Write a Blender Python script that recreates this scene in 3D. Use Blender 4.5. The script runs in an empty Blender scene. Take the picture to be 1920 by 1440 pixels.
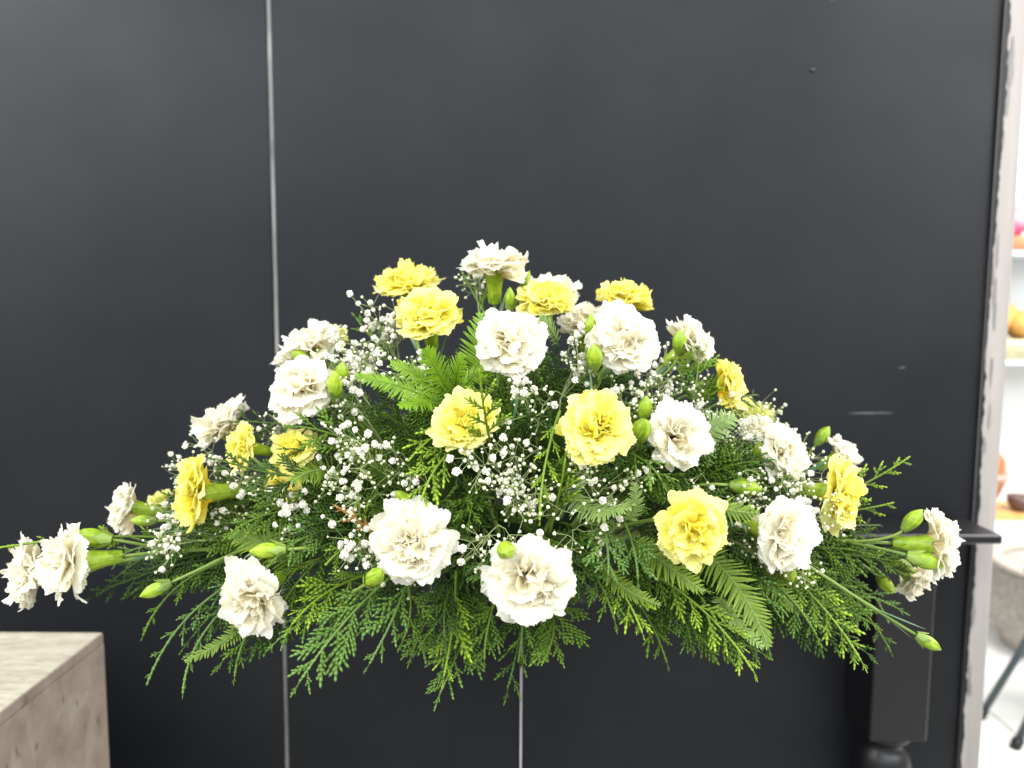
import bpy, bmesh, math, random
from mathutils import Vector, Matrix, Quaternion, noise
R = random.Random(11)
PI = math.pi
D = bpy.data
S = bpy.context.scene
C = S.collection

# ------------------------------------------------------------------ camera
F_PX = 1400.0; CAM = Vector((0, 0, 1.15)); PITCH = math.atan(130 / F_PX); ROLL = 0.26
cd = D.cameras.new('camera'); cam = D.objects.new('camera', cd); C.objects.link(cam)
cd.sensor_width = 36; cd.lens = F_PX / 1920 * 36
cam.location = CAM
cam.rotation_mode = 'QUATERNION'
cam.rotation_quaternion = (Matrix.Rotation(PI / 2 - PITCH, 3, 'X') @ Matrix.Rotation(math.radians(ROLL), 3, 'Z')).to_quaternion()
cd.clip_start = 0.02; cd.clip_end = 60
cd.dof.use_dof = True; cd.dof.focus_distance = 0.53; cd.dof.aperture_fstop = 5.2
S.camera = cam
S.render.resolution_x = 1024; S.render.resolution_y = 768
CM = cam.rotation_quaternion.to_matrix()

def P(px, py, d):
    """pixel of the 1920x1440 photograph at world depth y = d"""
    v = CM @ Vector(((px - 960) / F_PX, (720 - py) / F_PX, -1))
    return CAM + v * (d / v.y)

# ------------------------------------------------------------------ world and lamps
w = D.worlds.new('World'); S.world = w; w.use_nodes = True
w.node_tree.nodes['Background'].inputs[0].default_value = (1.0, 0.985, 0.96, 1)
w.node_tree.nodes['Background'].inputs[1].default_value = 0.80
def lamp(name, loc, size, power, aim, col=(1, .97, .92)):
    l = D.lights.new(name, 'AREA'); l.shape = 'RECTANGLE'; l.size, l.size_y = size; l.energy = power; l.color = col
    o = D.objects.new(name, l); C.objects.link(o); o.location = loc
    o.rotation_euler = (Vector(aim) - Vector(loc)).to_track_quat('-Z', 'Y').to_euler()
lamp('ceiling_or_fill_lamp', (-0.25, -0.55, 2.35), (2.6, 1.2), 21, (0, .6, 1.0), (1, .98, .94))
lamp('ceiling_or_fill_lamp', (0.1, -2.0, 2.85), (5.5, 1.6), 150, (0, .9, 1.3), (.80, .92, 1))
lamp('ceiling_or_fill_lamp', (-1.7, 0.0, 2.1), (1.4, 1.4), 58, (-.1, .6, 1.0), (1, .985, .95))  # added fill, not a fixture: brightens the blooms facing left
lamp('ceiling_or_fill_lamp', (1.8, 0.0, 2.1), (1.4, 1.4), 58, (.1, .6, 1.0), (1, .985, .95))  # matching fill added on the right, lifts the right-facing petals
lamp('ceiling_or_fill_lamp', (2.2, 1.6, 2.7), (1.4, 1.0), 120, (2.2, 2.4, 0.0), (1, .99, .97))
S.view_settings.view_transform = 'Standard'; S.view_settings.look = 'None'
S.view_settings.exposure = 0.0; S.view_settings.gamma = 1
S.cycles.max_bounces = 8; S.cycles.transmission_bounces = 6
S.cycles.sample_clamp_indirect = 6

# ------------------------------------------------------------------ helpers
def tag(o, label=None, cat=None, group=None, kind=None):
    if label: o['label'] = label
    if cat: o['category'] = cat
    if group: o['group'] = group
    if kind: o['kind'] = kind
    return o
def empty(name, loc, quat=None):
    o = D.objects.new(name, None); C.objects.link(o); o.location = loc; o.empty_display_size = .01
    if quat is not None: o.rotation_mode = 'QUATERNION'; o.rotation_quaternion = quat
    return o
def link(name, me, parent=None, mat=None):
    """mat: 4x4 world matrix (baked relative to the parent)"""
    o = D.objects.new(name, me); C.objects.link(o)
    if parent is not None:
        o.parent = parent
    if mat is not None: o.matrix_basis = mat
    return o
class MB:
    def __init__(s): s.v = []; s.f = []; s.uv = []
    def add(s, vs, fs, uvs=None):
        n = len(s.v); s.v += [tuple(p) for p in vs]; s.f += [tuple(i + n for i in f) for f in fs]
        s.uv += uvs if uvs else [(0, 0)] * len(vs)
    def mesh(s, name, mat, smooth=True):
        me = D.meshes.new(name); me.from_pydata(s.v, [], s.f)
        uvl = me.uv_layers.new(name='uv')
        flat = []
        for l in me.loops: flat += s.uv[l.vertex_index]
        uvl.data.foreach_set('uv', flat)
        if smooth: me.polygons.foreach_set('use_smooth', [True] * len(me.polygons))
        me.materials.append(mat); me.update()
        return me
    def tube(s, pts, rads, n=5, cap=True):
        pts = [Vector(p) for p in pts]
        if not hasattr(rads, '__len__'): rads = [rads] * len(pts)
        t0 = (pts[1] - pts[0]).normalized(); u = t0.orthogonal().normalized()
        vs = []; uvs = []
        for i, p in enumerate(pts):
            t = (pts[min(i + 1, len(pts) - 1)] - pts[max(i - 1, 0)])
            if t.length < 1e-9: t = t0
            t.normalize(); u = (u - t * u.dot(t)).normalized(); b = t.cross(u)
            for k in range(n):
                a = 2 * PI * k / n
                vs.append(p + (u * math.cos(a) + b * math.sin(a)) * rads[i]); uvs.append((k / n, i / (len(pts) - 1)))
        fs = [(i * n + k, i * n + (k + 1) % n, (i + 1) * n + (k + 1) % n, (i + 1) * n + k) for i in range(len(pts) - 1) for k in range(n)]
        if cap: fs += [tuple(range(n))[::-1], tuple((len(pts) - 1) * n + k for k in range(n))]
        s.add(vs, fs, uvs)
    def box(s, lo, hi):
        x0, y0, z0 = lo; x1, y1, z1 = hi
        vs = [(x0, y0, z0), (x1, y0, z0), (x1, y1, z0), (x0, y1, z0), (x0, y0, z1), (x1, y0, z1), (x1, y1, z1), (x0, y1, z1)]
        s.add(vs, [(3, 2, 1, 0), (4, 5, 6, 7), (0, 1, 5, 4), (1, 2, 6, 5), (2, 3, 7, 6), (3, 0, 4, 7)])
    def lathe(s, prof, c=(0, 0, 0), n=24):
        vs = []; m = len(prof)
        for r, z in prof:
            for k in range(n):
                a = 2 * PI * k / n; vs.append((c[0] + r * math.cos(a), c[1] + r * math.sin(a), c[2] + z))
        fs = [(i * n + k, i * n + (k + 1) % n, (i + 1) * n + (k + 1) % n, (i + 1) * n + k) for i in range(m - 1) for k in range(n)]
        s.add(vs, fs)
def bez(a, b, c, n):
    return [a * (1 - t) ** 2 + b * 2 * t * (1 - t) + c * t * t for t in [i / n for i in range(n + 1)]]
def bez3(a, b, c, d, n):
    return [a * (1 - t) ** 3 + b * 3 * t * (1 - t) ** 2 + c * 3 * t * t * (1 - t) + d * t ** 3 for t in [i / n for i in range(n + 1)]]
def frame(x, z):
    """matrix columns with X along x, Z near z"""
    x = x.normalized(); y = z.cross(x)
    if y.length < 1e-6: y = x.orthogonal()
    y.normalize(); z = x.cross(y)
    return Matrix((x, y, z)).transposed()
def sm(a, b, x):
    t = min(1, max(0, (x - a) / (b - a))); return t * t * (3 - 2 * t)
def bevelled(mb, name, mat, w, seg=3):
    me = mb.mesh(name, mat, False); bm = bmesh.new(); bm.from_mesh(me)
    bmesh.ops.bevel(bm, geom=bm.edges[:], offset=w, segments=seg, affect='EDGES', profile=.5)
    bm.to_mesh(me); bm.free(); return me

# ------------------------------------------------------------------ materials
class NT:
    def __init__(s, name):
        s.m = D.materials.new(name); s.m.use_nodes = True; s.t = s.m.node_tree; s.n = s.t.nodes
        s.p = s.n['Principled BSDF']; s.out = s.n['Material Output']
    def node(s, ty, **kw):
        n = s.n.new(ty)
        for k, v in kw.items():
            if k in n.inputs: n.inputs[k].default_value = v
            else: setattr(n, k, v)
        return n
    def l(s, a, b): s.t.links.new(a, b)
    def ramp(s, fac, stops):
        r = s.n.new('ShaderNodeValToRGB'); e = r.color_ramp.elements
        while len(e) < len(stops): e.new(.5)
        for k, (p, c) in enumerate(stops): e[k].position = p; e[k].color = (*c, 1)
        s.l(fac, r.inputs[0]); return r.outputs[0]
    def noise(s, scale, detail=4, vec=None, rough=.55, dist=0):
        n = s.node('ShaderNodeTexNoise'); n.inputs['Scale'].default_value = scale; n.inputs['Detail'].default_value = detail
        n.inputs['Roughness'].default_value = rough; n.inputs['Distortion'].default_value = dist
        if vec is not None: s.l(vec, n.inputs['Vector'])
        return n.outputs['Fac']
    def coord(s, kind='Object', scale=(1, 1, 1)):
        tc = s.n.new('ShaderNodeTexCoord'); mp = s.n.new('ShaderNodeMapping'); mp.inputs['Scale'].default_value = scale
        s.l(tc.outputs[kind], mp.inputs[0]); return mp.outputs[0]
    def bump(s, h, strength, dist=.001):
        b = s.n.new('ShaderNodeBump'); b.inputs['Strength'].default_value = strength; b.inputs['Distance'].default_value = dist
        s.l(h, b.inputs['Height']); return b.outputs[0]
    def mix(s, a, b, fac, mode='MIX'):
        m = s.n.new('ShaderNodeMix'); m.data_type = 'RGBA'; m.blend_type = mode
        for sock, v in ((m.inputs[6], a), (m.inputs[7], b), (m.inputs[0], fac)):
            if hasattr(v, 'links') or hasattr(v, 'is_linked'): s.l(v, sock)
            elif isinstance(v, (int, float)): sock.default_value = v
            else: sock.default_value = (*v, 1)
        return m.outputs[2]

def simple(name, col, rough=.5, spec=.5, metal=0, noise_amt=0, nscale=40):
    t = NT(name); t.p.inputs['Roughness'].default_value = rough; t.p.inputs['Metallic'].default_value = metal
    t.p.inputs['Specular IOR Level'].default_value = spec
    if noise_amt:
        f = t.noise(nscale, 4, t.coord())
        c = t.ramp(f, [(.3, tuple(x * (1 - noise_amt) for x in col)), (.7, tuple(min(1, x * (1 + noise_amt)) for x in col))])
        t.l(c, t.p.inputs['Base Color'])
    else: t.p.inputs['Base Color'].default_value = (*col, 1)
    return t.m

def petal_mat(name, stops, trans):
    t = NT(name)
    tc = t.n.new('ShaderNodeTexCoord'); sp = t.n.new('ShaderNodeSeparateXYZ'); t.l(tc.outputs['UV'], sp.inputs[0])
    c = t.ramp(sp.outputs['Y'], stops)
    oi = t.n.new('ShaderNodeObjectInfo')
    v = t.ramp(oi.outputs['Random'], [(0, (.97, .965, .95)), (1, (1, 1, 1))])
    c = t.mix(c, v, 1.0, 'MULTIPLY')
    # fine lengthwise veins
    vn = t.noise(1, 3, t.coord('UV', (26, 2.2, 1)))
    veins = t.ramp(vn, [(.35, (.95, .95, .93)), (.6, (1, 1, 1))])
    c = t.mix(c, veins, 1.0, 'MULTIPLY')
    nb = t.bump(vn, .5, .0006)
    t.l(c, t.p.inputs['Base Color']); t.p.inputs['Roughness'].default_value = .55
    t.p.inputs['Specular IOR Level'].default_value = .25; t.l(nb, t.p.inputs['Normal'])
    tr = t.n.new('ShaderNodeBsdfTranslucent'); t.l(c, tr.inputs['Color']); t.l(nb, tr.inputs['Normal'])
    mx = t.n.new('ShaderNodeMixShader'); mx.inputs[0].default_value = trans
    t.l(t.p.outputs[0], mx.inputs[1]); t.l(tr.outputs[0], mx.inputs[2]); t.l(mx.outputs[0], t.out.inputs['Surface'])
    return t.m
def leaf_mat(name, a, b, trans=.25, rough=.45, scale=120, tip=None, spec=.4):
    """a..b colour range by noise and by object; tip = colour at the ends (uv.y = 1)"""
    t = NT(name)
    f = t.noise(scale, 3, t.coord())
    oi = t.n.new('ShaderNodeObjectInfo')
    m = t.n.new('ShaderNodeMath'); m.operation = 'ADD'; t.l(f, m.inputs[0]); t.l(oi.outputs['Random'], m.inputs[1])
    m2 = t.n.new('ShaderNodeMath'); m2.operation = 'MULTIPLY'; m2.inputs[1].default_value = .5; t.l(m.outputs[0], m2.inputs[0])
    c = t.ramp(m2.outputs[0], [(.2, a), (.75, b)])
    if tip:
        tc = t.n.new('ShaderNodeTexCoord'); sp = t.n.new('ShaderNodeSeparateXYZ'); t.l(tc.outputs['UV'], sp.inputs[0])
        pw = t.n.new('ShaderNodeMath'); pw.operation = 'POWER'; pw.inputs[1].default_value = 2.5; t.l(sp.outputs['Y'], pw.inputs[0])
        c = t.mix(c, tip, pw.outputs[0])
    t.l(c, t.p.inputs['Base Color']); t.p.inputs['Roughness'].default_value = rough
    t.p.inputs['Specular IOR Level'].default_value = spec
    if trans:
        tr = t.n.new('ShaderNodeBsdfTranslucent'); t.l(c, tr.inputs['Color'])
        mx = t.n.new('ShaderNodeMixShader'); mx.inputs[0].default_value = trans
        t.l(t.p.outputs[0], mx.inputs[1]); t.l(tr.outputs[0], mx.inputs[2]); t.l(mx.outputs[0], t.out.inputs['Surface'])
    return t.m

M = {}
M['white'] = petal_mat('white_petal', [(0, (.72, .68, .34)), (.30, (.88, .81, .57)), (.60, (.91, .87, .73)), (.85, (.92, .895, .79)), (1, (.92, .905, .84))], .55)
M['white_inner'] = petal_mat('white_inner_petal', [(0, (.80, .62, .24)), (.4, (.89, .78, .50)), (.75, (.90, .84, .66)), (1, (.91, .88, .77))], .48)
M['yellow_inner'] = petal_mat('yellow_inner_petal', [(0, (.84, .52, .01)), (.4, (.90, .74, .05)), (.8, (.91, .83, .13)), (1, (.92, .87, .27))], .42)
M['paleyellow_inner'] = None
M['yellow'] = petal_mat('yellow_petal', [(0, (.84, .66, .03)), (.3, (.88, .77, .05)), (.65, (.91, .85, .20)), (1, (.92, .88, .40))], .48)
M['paleyellow'] = petal_mat('pale_yellow_petal', [(0, (.55, .50, .08)), (.4, (.74, .74, .20)), (1, (.82, .82, .34))], .38)
M['paleyellow_inner'] = M['paleyellow']
M['calyx'] = leaf_mat('calyx_green', (.13, .30, .02), (.33, .52, .05), .12, .32, 260, (.36, .50, .07))
def calyx_mat():
    t = NT('calyx_green'); tc = t.n.new('ShaderNodeTexCoord'); sp = t.n.new('ShaderNodeSeparateXYZ'); t.l(tc.outputs['UV'], sp.inputs[0])
    ln = t.noise(1, 4, t.coord('UV', (34, 1.6, 1)), .6); bl = t.noise(190, 3, t.coord())
    c = t.ramp(ln, [(.3, (.19, .29, .015)), (.55, (.34, .45, .03)), (.75, (.47, .56, .08))])
    c = t.mix(c, t.ramp(bl, [(.35, (.62, .72, .5)), (.6, (1, 1, 1))]), 1.0, 'MULTIPLY')
    e = t.ramp(sp.outputs['Y'], [(0, (.72, .80, .6)), (.5, (1, 1, 1)), (1, (1.0, 1.0, .9))]); c = t.mix(c, e, 1.0, 'MULTIPLY')
    oi = t.n.new('ShaderNodeObjectInfo'); c = t.mix(c, t.ramp(oi.outputs['Random'], [(0, (.72, .78, .6)), (1, (1, 1, 1))]), 1.0, 'MULTIPLY')
    t.l(c, t.p.inputs['Base Color']); t.p.inputs['Roughness'].default_value = .42; t.p.inputs['Specular IOR Level'].default_value = .35
    t.p.inputs['Subsurface Weight'].default_value = .15; t.p.inputs['Subsurface Radius'].default_value = (.002, .003, .001); t.p.inputs['Subsurface Scale'].default_value = 1
    t.l(t.bump(ln, .5, .0006), t.p.inputs['Normal']); return t.m
M['calyx'] = calyx_mat()
M['stem'] = leaf_mat('stem_green', (.11, .18, .03), (.22, .31, .055), 0, .45, 90)
M['blade'] = leaf_mat('blade_grey_green', (.08, .17, .09), (.17, .28, .15), .15, .5, 60)
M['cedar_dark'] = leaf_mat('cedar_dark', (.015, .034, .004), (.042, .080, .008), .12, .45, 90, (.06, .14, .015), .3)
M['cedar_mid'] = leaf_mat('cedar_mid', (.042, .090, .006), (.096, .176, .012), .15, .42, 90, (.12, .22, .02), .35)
M['cedar_cool'] = leaf_mat('cedar_cool', (.050, .108, .014), (.106, .196, .026), .15, .42, 90, (.12, .23, .05), .4)
M['cedar_lime'] = leaf_mat('cedar_lime', (.07, .132, .007), (.145, .235, .013), .18, .42, 90, (.30, .45, .03), .35)
M['cedar_rust'] = leaf_mat('cedar_rust', (.25, .17, .03), (.38, .22, .05), .1, .5, 90, (.45, .16, .07), .4)
M['fern'] = leaf_mat('fern_bright', (.10, .21, .008), (.18, .32, .014), .35, .5, 70, (.26, .46, .03), .3)
M['fern_mid'] = leaf_mat('fern_mid', (.07, .13, .010), (.145, .22, .016), .3, .5, 70, (.26, .36, .04), .3)
M['fern_pale'] = leaf_mat('fern_pale', (.13, .20, .05), (.21, .30, .08), .3, .5, 70, (.30, .44, .14), .3)
M['gyp'] = simple('gypsophila_white', (.76, .735, .65), .6, .2, 0, .05, 500)
M['gypbud'] = simple('gypsophila_bud_cream', (.62, .63, .44), .5, .3, 0, .18, 600)
M['gypstem'] = simple('gypsophila_stem', (.30, .36, .15), .5, .3, 0, .2, 60)
M['foam'] = simple('floral_foam', (.005, .012, .004), .95, .1, 0, .3, 200)
M['tray'] = simple('tray_black', (.012, .012, .013), .4)

# ------------------------------------------------------------------ black wall
WY = 1.12
def wall_mat():
    t = NT('black_laminate'); co = t.coord()
    big = t.noise(2.2, 4, co, .6); 
    c = t.ramp(big, [(.3, (.0070, .0080, .0098)), (.7, (.0130, .0142, .0165))])
    sc = t.noise(1, 5, t.coord('Object', (5, 5, 60)), .6)
    scm = t.ramp(sc, [(.66, (0, 0, 0)), (.78, (1, 1, 1))])
    gate = t.ramp(t.noise(3.1, 2, co), [(.58, (0, 0, 0)), (.70, (.22, .22, .22))])
    g2 = t.mix(scm, gate, 1.0, 'MULTIPLY')
    c = t.mix(c, (.06, .06, .062), g2)
    t.l(c, t.p.inputs['Base Color'])
    r = t.ramp(t.noise(6, 4, co), [(.3, (.40, .40, .40)), (.7, (.50, .50, .50))]); t.l(r, t.p.inputs['Roughness'])
    t.p.inputs['Specular IOR Level'].default_value = .14
    t.l(t.bump(t.noise(900, 3, co), .12, .0003), t.p.inputs['Normal'])
    return t.m
M['wall'] = wall_mat()
M['black'] = simple('satin_black_paint', (.005, .005, .0065), .38, .38, 0, .15, 30)
wall = tag(empty('wall', (0, WY, 0)), kind='structure')
def wx(px, py): return P(px, py, WY).x
jx0 = wx(509, 300)           # joint axis
xe = wx(1866, 300)           # right end of the black panels
def panel(x0, x1, z0, z1):
    m = MB(); m.box((x0, 0, z0), (x1, .018, z1)); link('panel', bevelled(m, 'panel', M['wall'], .0012, 2), wall)
panel(-1.5, jx0 - .0035, 0.0, 2.6)
panel(jx0 + .0035, xe, 0.0, 2.6)
t = NT('pale_joint_filler')
c = t.ramp(t.noise(40, 5, t.coord('Object', (1, 1, .35))), [(.3, (.12, .117, .112)), (.7, (.28, .272, .26))]); t.l(c, t.p.inputs['Base Color']); t.p.inputs['Roughness'].default_value = .6
M['joint'] = t.m
m = MB()   # uneven filler strip between the panels
nz = 60; vs = []
for i in range(nz + 1):
    z = 2.6 * i / nz; wv = .0023 + .0010 * sm(.9, 1.6, z) + .0006 * noise.noise((0, 0, z * 9))
    vs += [(jx0 - wv, .004, z), (jx0 + wv, .004, z)]
m.add(vs, [(2 * i, 2 * i + 1, 2 * i + 3, 2 * i + 2) for i in range(nz)])
m.box((jx0 - .0034, .006, 0), (jx0 + .0034, .017, 2.6))
link('joint_strip', m.mesh('joint_strip', M['joint'], False), wall)
# small peg and a scuffed dent in the wall
m = MB(); pk = P(1523, 131, WY) - Vector((0, WY, 0))
m.lathe([(.0045, 0), (.0040, .0012), (.002, .002), (.0001, .0022)], n=16)
me = m.mesh('peg', M['black']); link('peg', me, wall, Matrix.Translation((pk.x, -.0002, pk.z)) @ Matrix.Rotation(PI / 2, 4, 'X'))
sc = simple('pale_scuff', (.085, .085, .088), .7, .3, 0, .5, 300)
for (px, py, ln, th) in ((1632, 775, .034, .0022), (1560, 1, .002, .001), (1690, 690, .006, .002)):
    m = MB(); q = P(px, py, WY) - Vector((0, WY, 0)); vs = []
    n = 10
    for i in range(n + 1):
        t_ = i / n; hh = th * (.25 + .75 * math.sin(PI * t_)) * (.7 + .6 * R.random())
        vs += [(q.x + (t_ - .5) * ln * 2, -.0006, q.z - hh / 2 + .001 * t_), (q.x + (t_ - .5) * ln * 2, -.0006, q.z + hh / 2 + .001 * t_)]
    m.add(vs, [(2 * i, 2 * i + 2, 2 * i + 3, 2 * i + 1) for i in range(n)])
    link('scuff', m.mesh('scuff', sc), wall)

# ------------------------------------------------------------------ weathered timber post at the wall's end
def post_mat():
    t = NT('whitewashed_timber'); co = t.coord('Object', (30, 30, 2.2))
    g = t.noise(1.5, 6, co, .6)
    c = t.ramp(g, [(.2, (.20, .178, .165)), (.5, (.265, .24, .225)), (.8, (.32, .295, .275))])
    t.l(c, t.p.inputs['Base Color']); t.p.inputs['Roughness'].default_value = .7
    t.l(t.bump(g, .5, .002), t.p.inputs['Normal']); return t.m
M['post'] = post_mat()
post = tag(empty('post', (xe + .017, WY, 0)), 'weathered whitewashed timber post with chipped black paint closing the black wall', 'post')
m = MB(); m.box((-.0165, -.004, 0), (.0165, .075, 2.6)); link('timber', bevelled(m, 'timber', M['post'], .003, 3), post)
m = MB()   # ragged edge of torn black paint overlapping the post's left side
n = 520; vs = []
for i in range(n + 1):
    z = 2.6 * i / n
    e = .0035 + .005 * noise.noise((3, 0, z * 3.1)) + .003 * noise.noise((7, 0, z * 27)) + .003 * noise.noise((1, 0, z * 90))
    vs += [(-.0195, -.0062, z), (max(-.018, -.0165 + max(e, 0)), -.0052, z)]
m.add(vs, [(2 * i, 2 * i + 1, 2 * i + 3, 2 * i + 2) for i in range(n)])
link('paint_edge', m.mesh('paint_edge', M['wall'], False), post)
m = MB()
for i in range(26):
    z = R.uniform(.5, 2.0); x = R.uniform(-.014, -.004); hh = R.uniform(.006, .03); ww = R.uniform(.001, .004)
    pts = [(x + ww * math.cos(a) * R.uniform(.6, 1.2), -.0047 - .0004 * R.random(), z + hh * math.sin(a) * R.uniform(.6, 1.2)) for a in [k * PI / 4 for k in range(8)]]
    m.add(pts, [tuple(range(8))])
link('paint_flakes', m.mesh('paint_flakes', simple('grey_paint_remnant', (.15, .14, .135), .6), False), post)['kind'] = 'stuff'

# ------------------------------------------------------------------ travertine plinth, lower left
def trav(name, stretch, cols):
    t = NT(name); co = t.coord('Object', stretch)
    g = t.noise(3, 7, co, .65, 1.2); g2 = t.noise(1.1, 3, co, .5, .8)
    c = t.ramp(g, cols)
    c2 = t.ramp(g2, [(.35, (.80, .76, .74)), (.65, (1, 1, 1))])
    c = t.mix(c, c2, 1.0, 'MULTIPLY')
    pits = t.ramp(t.noise(8, 3, co, .5), [(.64, (1, 1, 1)), (.70, (.66, .61, .54))])
    c = t.mix(c, pits, 1.0, 'MULTIPLY')
    t.l(c, t.p.inputs['Base Color']); t.p.inputs['Roughness'].default_value = .55
    t.l(t.bump(pits, .6, .0008), t.p.inputs['Normal'])
    return t.m
M['trav_top'] = trav('travertine_top', (11, 52, 8), [(.3, (.33, .305, .235)), (.5, (.45, .42, .335)), (.7, (.54, .51, .42))])
M['trav_side'] = trav('travertine_side', (8, 8, 5), [(.3, (.32, .255, .205)), (.5, (.42, .35, .29)), (.7, (.47, .435, .375))])
q = P(194, 1185, .95); ztop = q.z
pl = tag(empty('plinth', (q.x - .2, .95 - .2, 0)), 'beige travertine plinth with streaky flat top in the lower left corner', 'plinth')
m = MB(); m.box((-.2, -.2, 0), (.2, .2, ztop - .0152)); link('body', bevelled(m, 'body', M['trav_side'], .0008), pl)
m = MB(); m.box((-.2002, -.2002, ztop - .015), (.2, .2, ztop)); me = bevelled(m, 'top_slab', M['trav_side'], .0025)
me.materials.append(M['trav_top'])
for p in me.polygons:
    if p.normal.z > .8: p.material_index = 1
link('top_slab', me, pl)

# ------------------------------------------------------------------ black console table, lower right
zt = P(1750, 1003, 1.007).z; xr = P(1882, 1005, 1.007).x; xl = P(1600, 1005, 1.007).x
tb = tag(empty('console_table', ((xl + xr) / 2, 1.06, 0)), 'narrow black console table with turned leg against the wall at right', 'table')
cx_, cy_ = (xl + xr) / 2, 1.06
m = MB(); m.box((xl - cx_, 1.007 - cy_, zt - .0135), (xr - cx_, WY - .004 - cy_, zt)); link('tabletop', bevelled(m, 'tabletop', M['black'], .004, 4), tb)
bx0 = P(1640, 1200, 1.03).x; bx1 = P(1750, 1200, 1.03).x; zb = P(1700, 1392, 1.03).z
bc = ((bx0 + bx1) / 2 - cx_, 1.071 - cy_); hw = (bx1 - bx0) / 2
m = MB(); m.box((bc[0] - hw, bc[1] - .041, zb), (bc[0] + hw, bc[1] + .041, zt - .0137)); lb = link('leg', bevelled(m, 'leg', M['black'], .0035, 3), tb)
m = MB(); m.lathe([(.036, 0), (.038, -.006), (.034, -.012), (.027, -.017), (.026, -.024), (.031, -.03), (.037, -.04), (.040, -.06), (.038, -.10), (.030, -.2), (.022, -.4), (.02, -zb + .05), (.03, -zb + .03), (.03, -zb)], (bc[0], bc[1], zb))
link('turned_foot', m.mesh('turned_foot', M['black']), lb)
m = MB(); m.box((xl + .012 - cx_, 1.085 - cy_, zt - .052), (bc[0] - hw - .001, 1.1 - cy_, zt - .0137)); link('apron', m.mesh('apron', M['black'], False), tb); m = MB()
m.box((bc[0] + hw + .001, 1.085 - cy_, zt - .05), (xr - .03 - cx_, 1.1 - cy_, zt - .0137)); link('apron', m.mesh('apron', M['black'], False), tb)

# ------------------------------------------------------------------ shop behind, seen past the post
SY = 2.9
t = NT('pale_floor_tile'); t.l(t.ramp(t.noise(3, 4, t.coord()), [(.3, (.66, .65, .62)), (.7, (.76, .75, .73))]), t.p.inputs['Base Color']); t.p.inputs['Roughness'].default_value = .3
M['tile'] = t.m
M['grout'] = simple('floor_grout', (.30, .29, .26), .8)
M['shopwhite'] = simple('shop_white_paint', (.80, .81, .81), .45, .4, 0, .03, 3)
fl = MB(); fl.add([(-3, -3, -.004), (6, -3, -.004), (6, 6, -.004), (-3, 6, -.004)], [(0, 1, 2, 3)])
floor = tag(link('floor', fl.mesh('floor', M['grout'], False)), kind='structure')
tm = MB(); ts = .40; tm.box((-ts / 2 + .003, -ts / 2 + .003, -.004), (ts / 2 - .003, ts / 2 - .003, .001)); tme = bevelled(tm, 'tile', M['tile'], .001, 1)
for i in range(0, 6):
    for j in range(0, 7):
        a = math.radians(38); x = 1.2 + i * ts * 1; y = .6 + j * ts
        link('tile', tme, floor, Matrix.Translation((x, y, 0)))
bw = MB(); bw.box((-3, 4.2, 0), (6, 4.3, 2.8)); tag(link('back_wall', bw.mesh('back_wall', M['shopwhite'], False)), kind='structure')
sh = tag(empty('display_shelf', (2.5, SY, 0)), 'white display shelving glimpsed beyond the timber post', 'shelf')
def zpx(py, d=SY): return P(1890, py, d).z
lv = [zpx(470), zpx(676), zpx(978)]
m = MB(); m.box((-.72, .30, .08), (.9, .32, 2.4)); link('back_panel', m.mesh('back_panel', M['shopwhite'], False), sh)
M['glassedge'] = simple('blue_white_shelf_edge', (.55, .63, .66), .25, .6)
for z in lv[:2]:
    m = MB(); m.box((-.72, 0, z - .018), (.9, .298, z)); link('shelf_board', bevelled(m, 'shelf_board', M['glassedge'], .002), sh)
m = MB(); m.box((-.72, -.03, .09), (.9, .298, lv[2])); link('cabinet', bevelled(m, 'cabinet', M['shopwhite'], .004), sh)
m = MB(); m.box((-.70, .01, 0.0), (.88, .28, .0898)); link('toe_kick', m.mesh('toe_kick', simple('toe_kick_black', (.01, .01, .01), .6), False), sh)
for k in range(4):
    z = lv[0] + .16 + k * .2
    m = MB(); m.box((-.72, .285, z), (.9, .2995, z + .006)); link('groove', m.mesh('groove', M['glassedge'], False), sh)
# pink flowers
def ball(mb, c, r, seed, n=7):
    vs = []; fs = []; K = n * 2
    for i in range(n + 1):
        for j in range(K):
            th = PI * i / n; ph = 2 * PI * j / K
            d_ = Vector((math.sin(th) * math.cos(ph), math.sin(th) * math.sin(ph), math.cos(th)))
            vs.append(Vector(c) + d_ * r * (1 + .22 * noise.noise(d_ * 2.5 + Vector((seed, 0, 0)))))
    for i in range(n):
        for j in range(K): fs.append((i * K + j, (i + 1) * K + j, (i + 1) * K + (j + 1) % K, i * K + (j + 1) % K))
    mb.add(vs, fs)
pk = tag(empty('pink_flowers', (2.03, SY + .12, lv[0])), 'blurred bunch of bright pink flowers on the upper shelf', 'flowers')
pm = simple('pink_bloom', (.75, .06, .14), .6, .3, 0, .3, 60); pm2 = simple('pale_pink_bloom', (.85, .38, .50), .6, .3, 0, .2, 60)
for i in range(12):
    m = MB(); ball(m, (R.uniform(-.10, .14), R.uniform(-.05, .05), R.uniform(.06, .2)), R.uniform(.035, .05), i); link('bloom', m.mesh('bloom', (pm, pm2)[i % 3 == 0]), pk)
m = MB(); m.lathe([(.001, 0), (.08, 0), (.10, .06), (.098, .062), (.07, .02)]); link('pot', m.mesh('pot', simple('orange_pot', (.6, .25, .12), .6)), pk)
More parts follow.
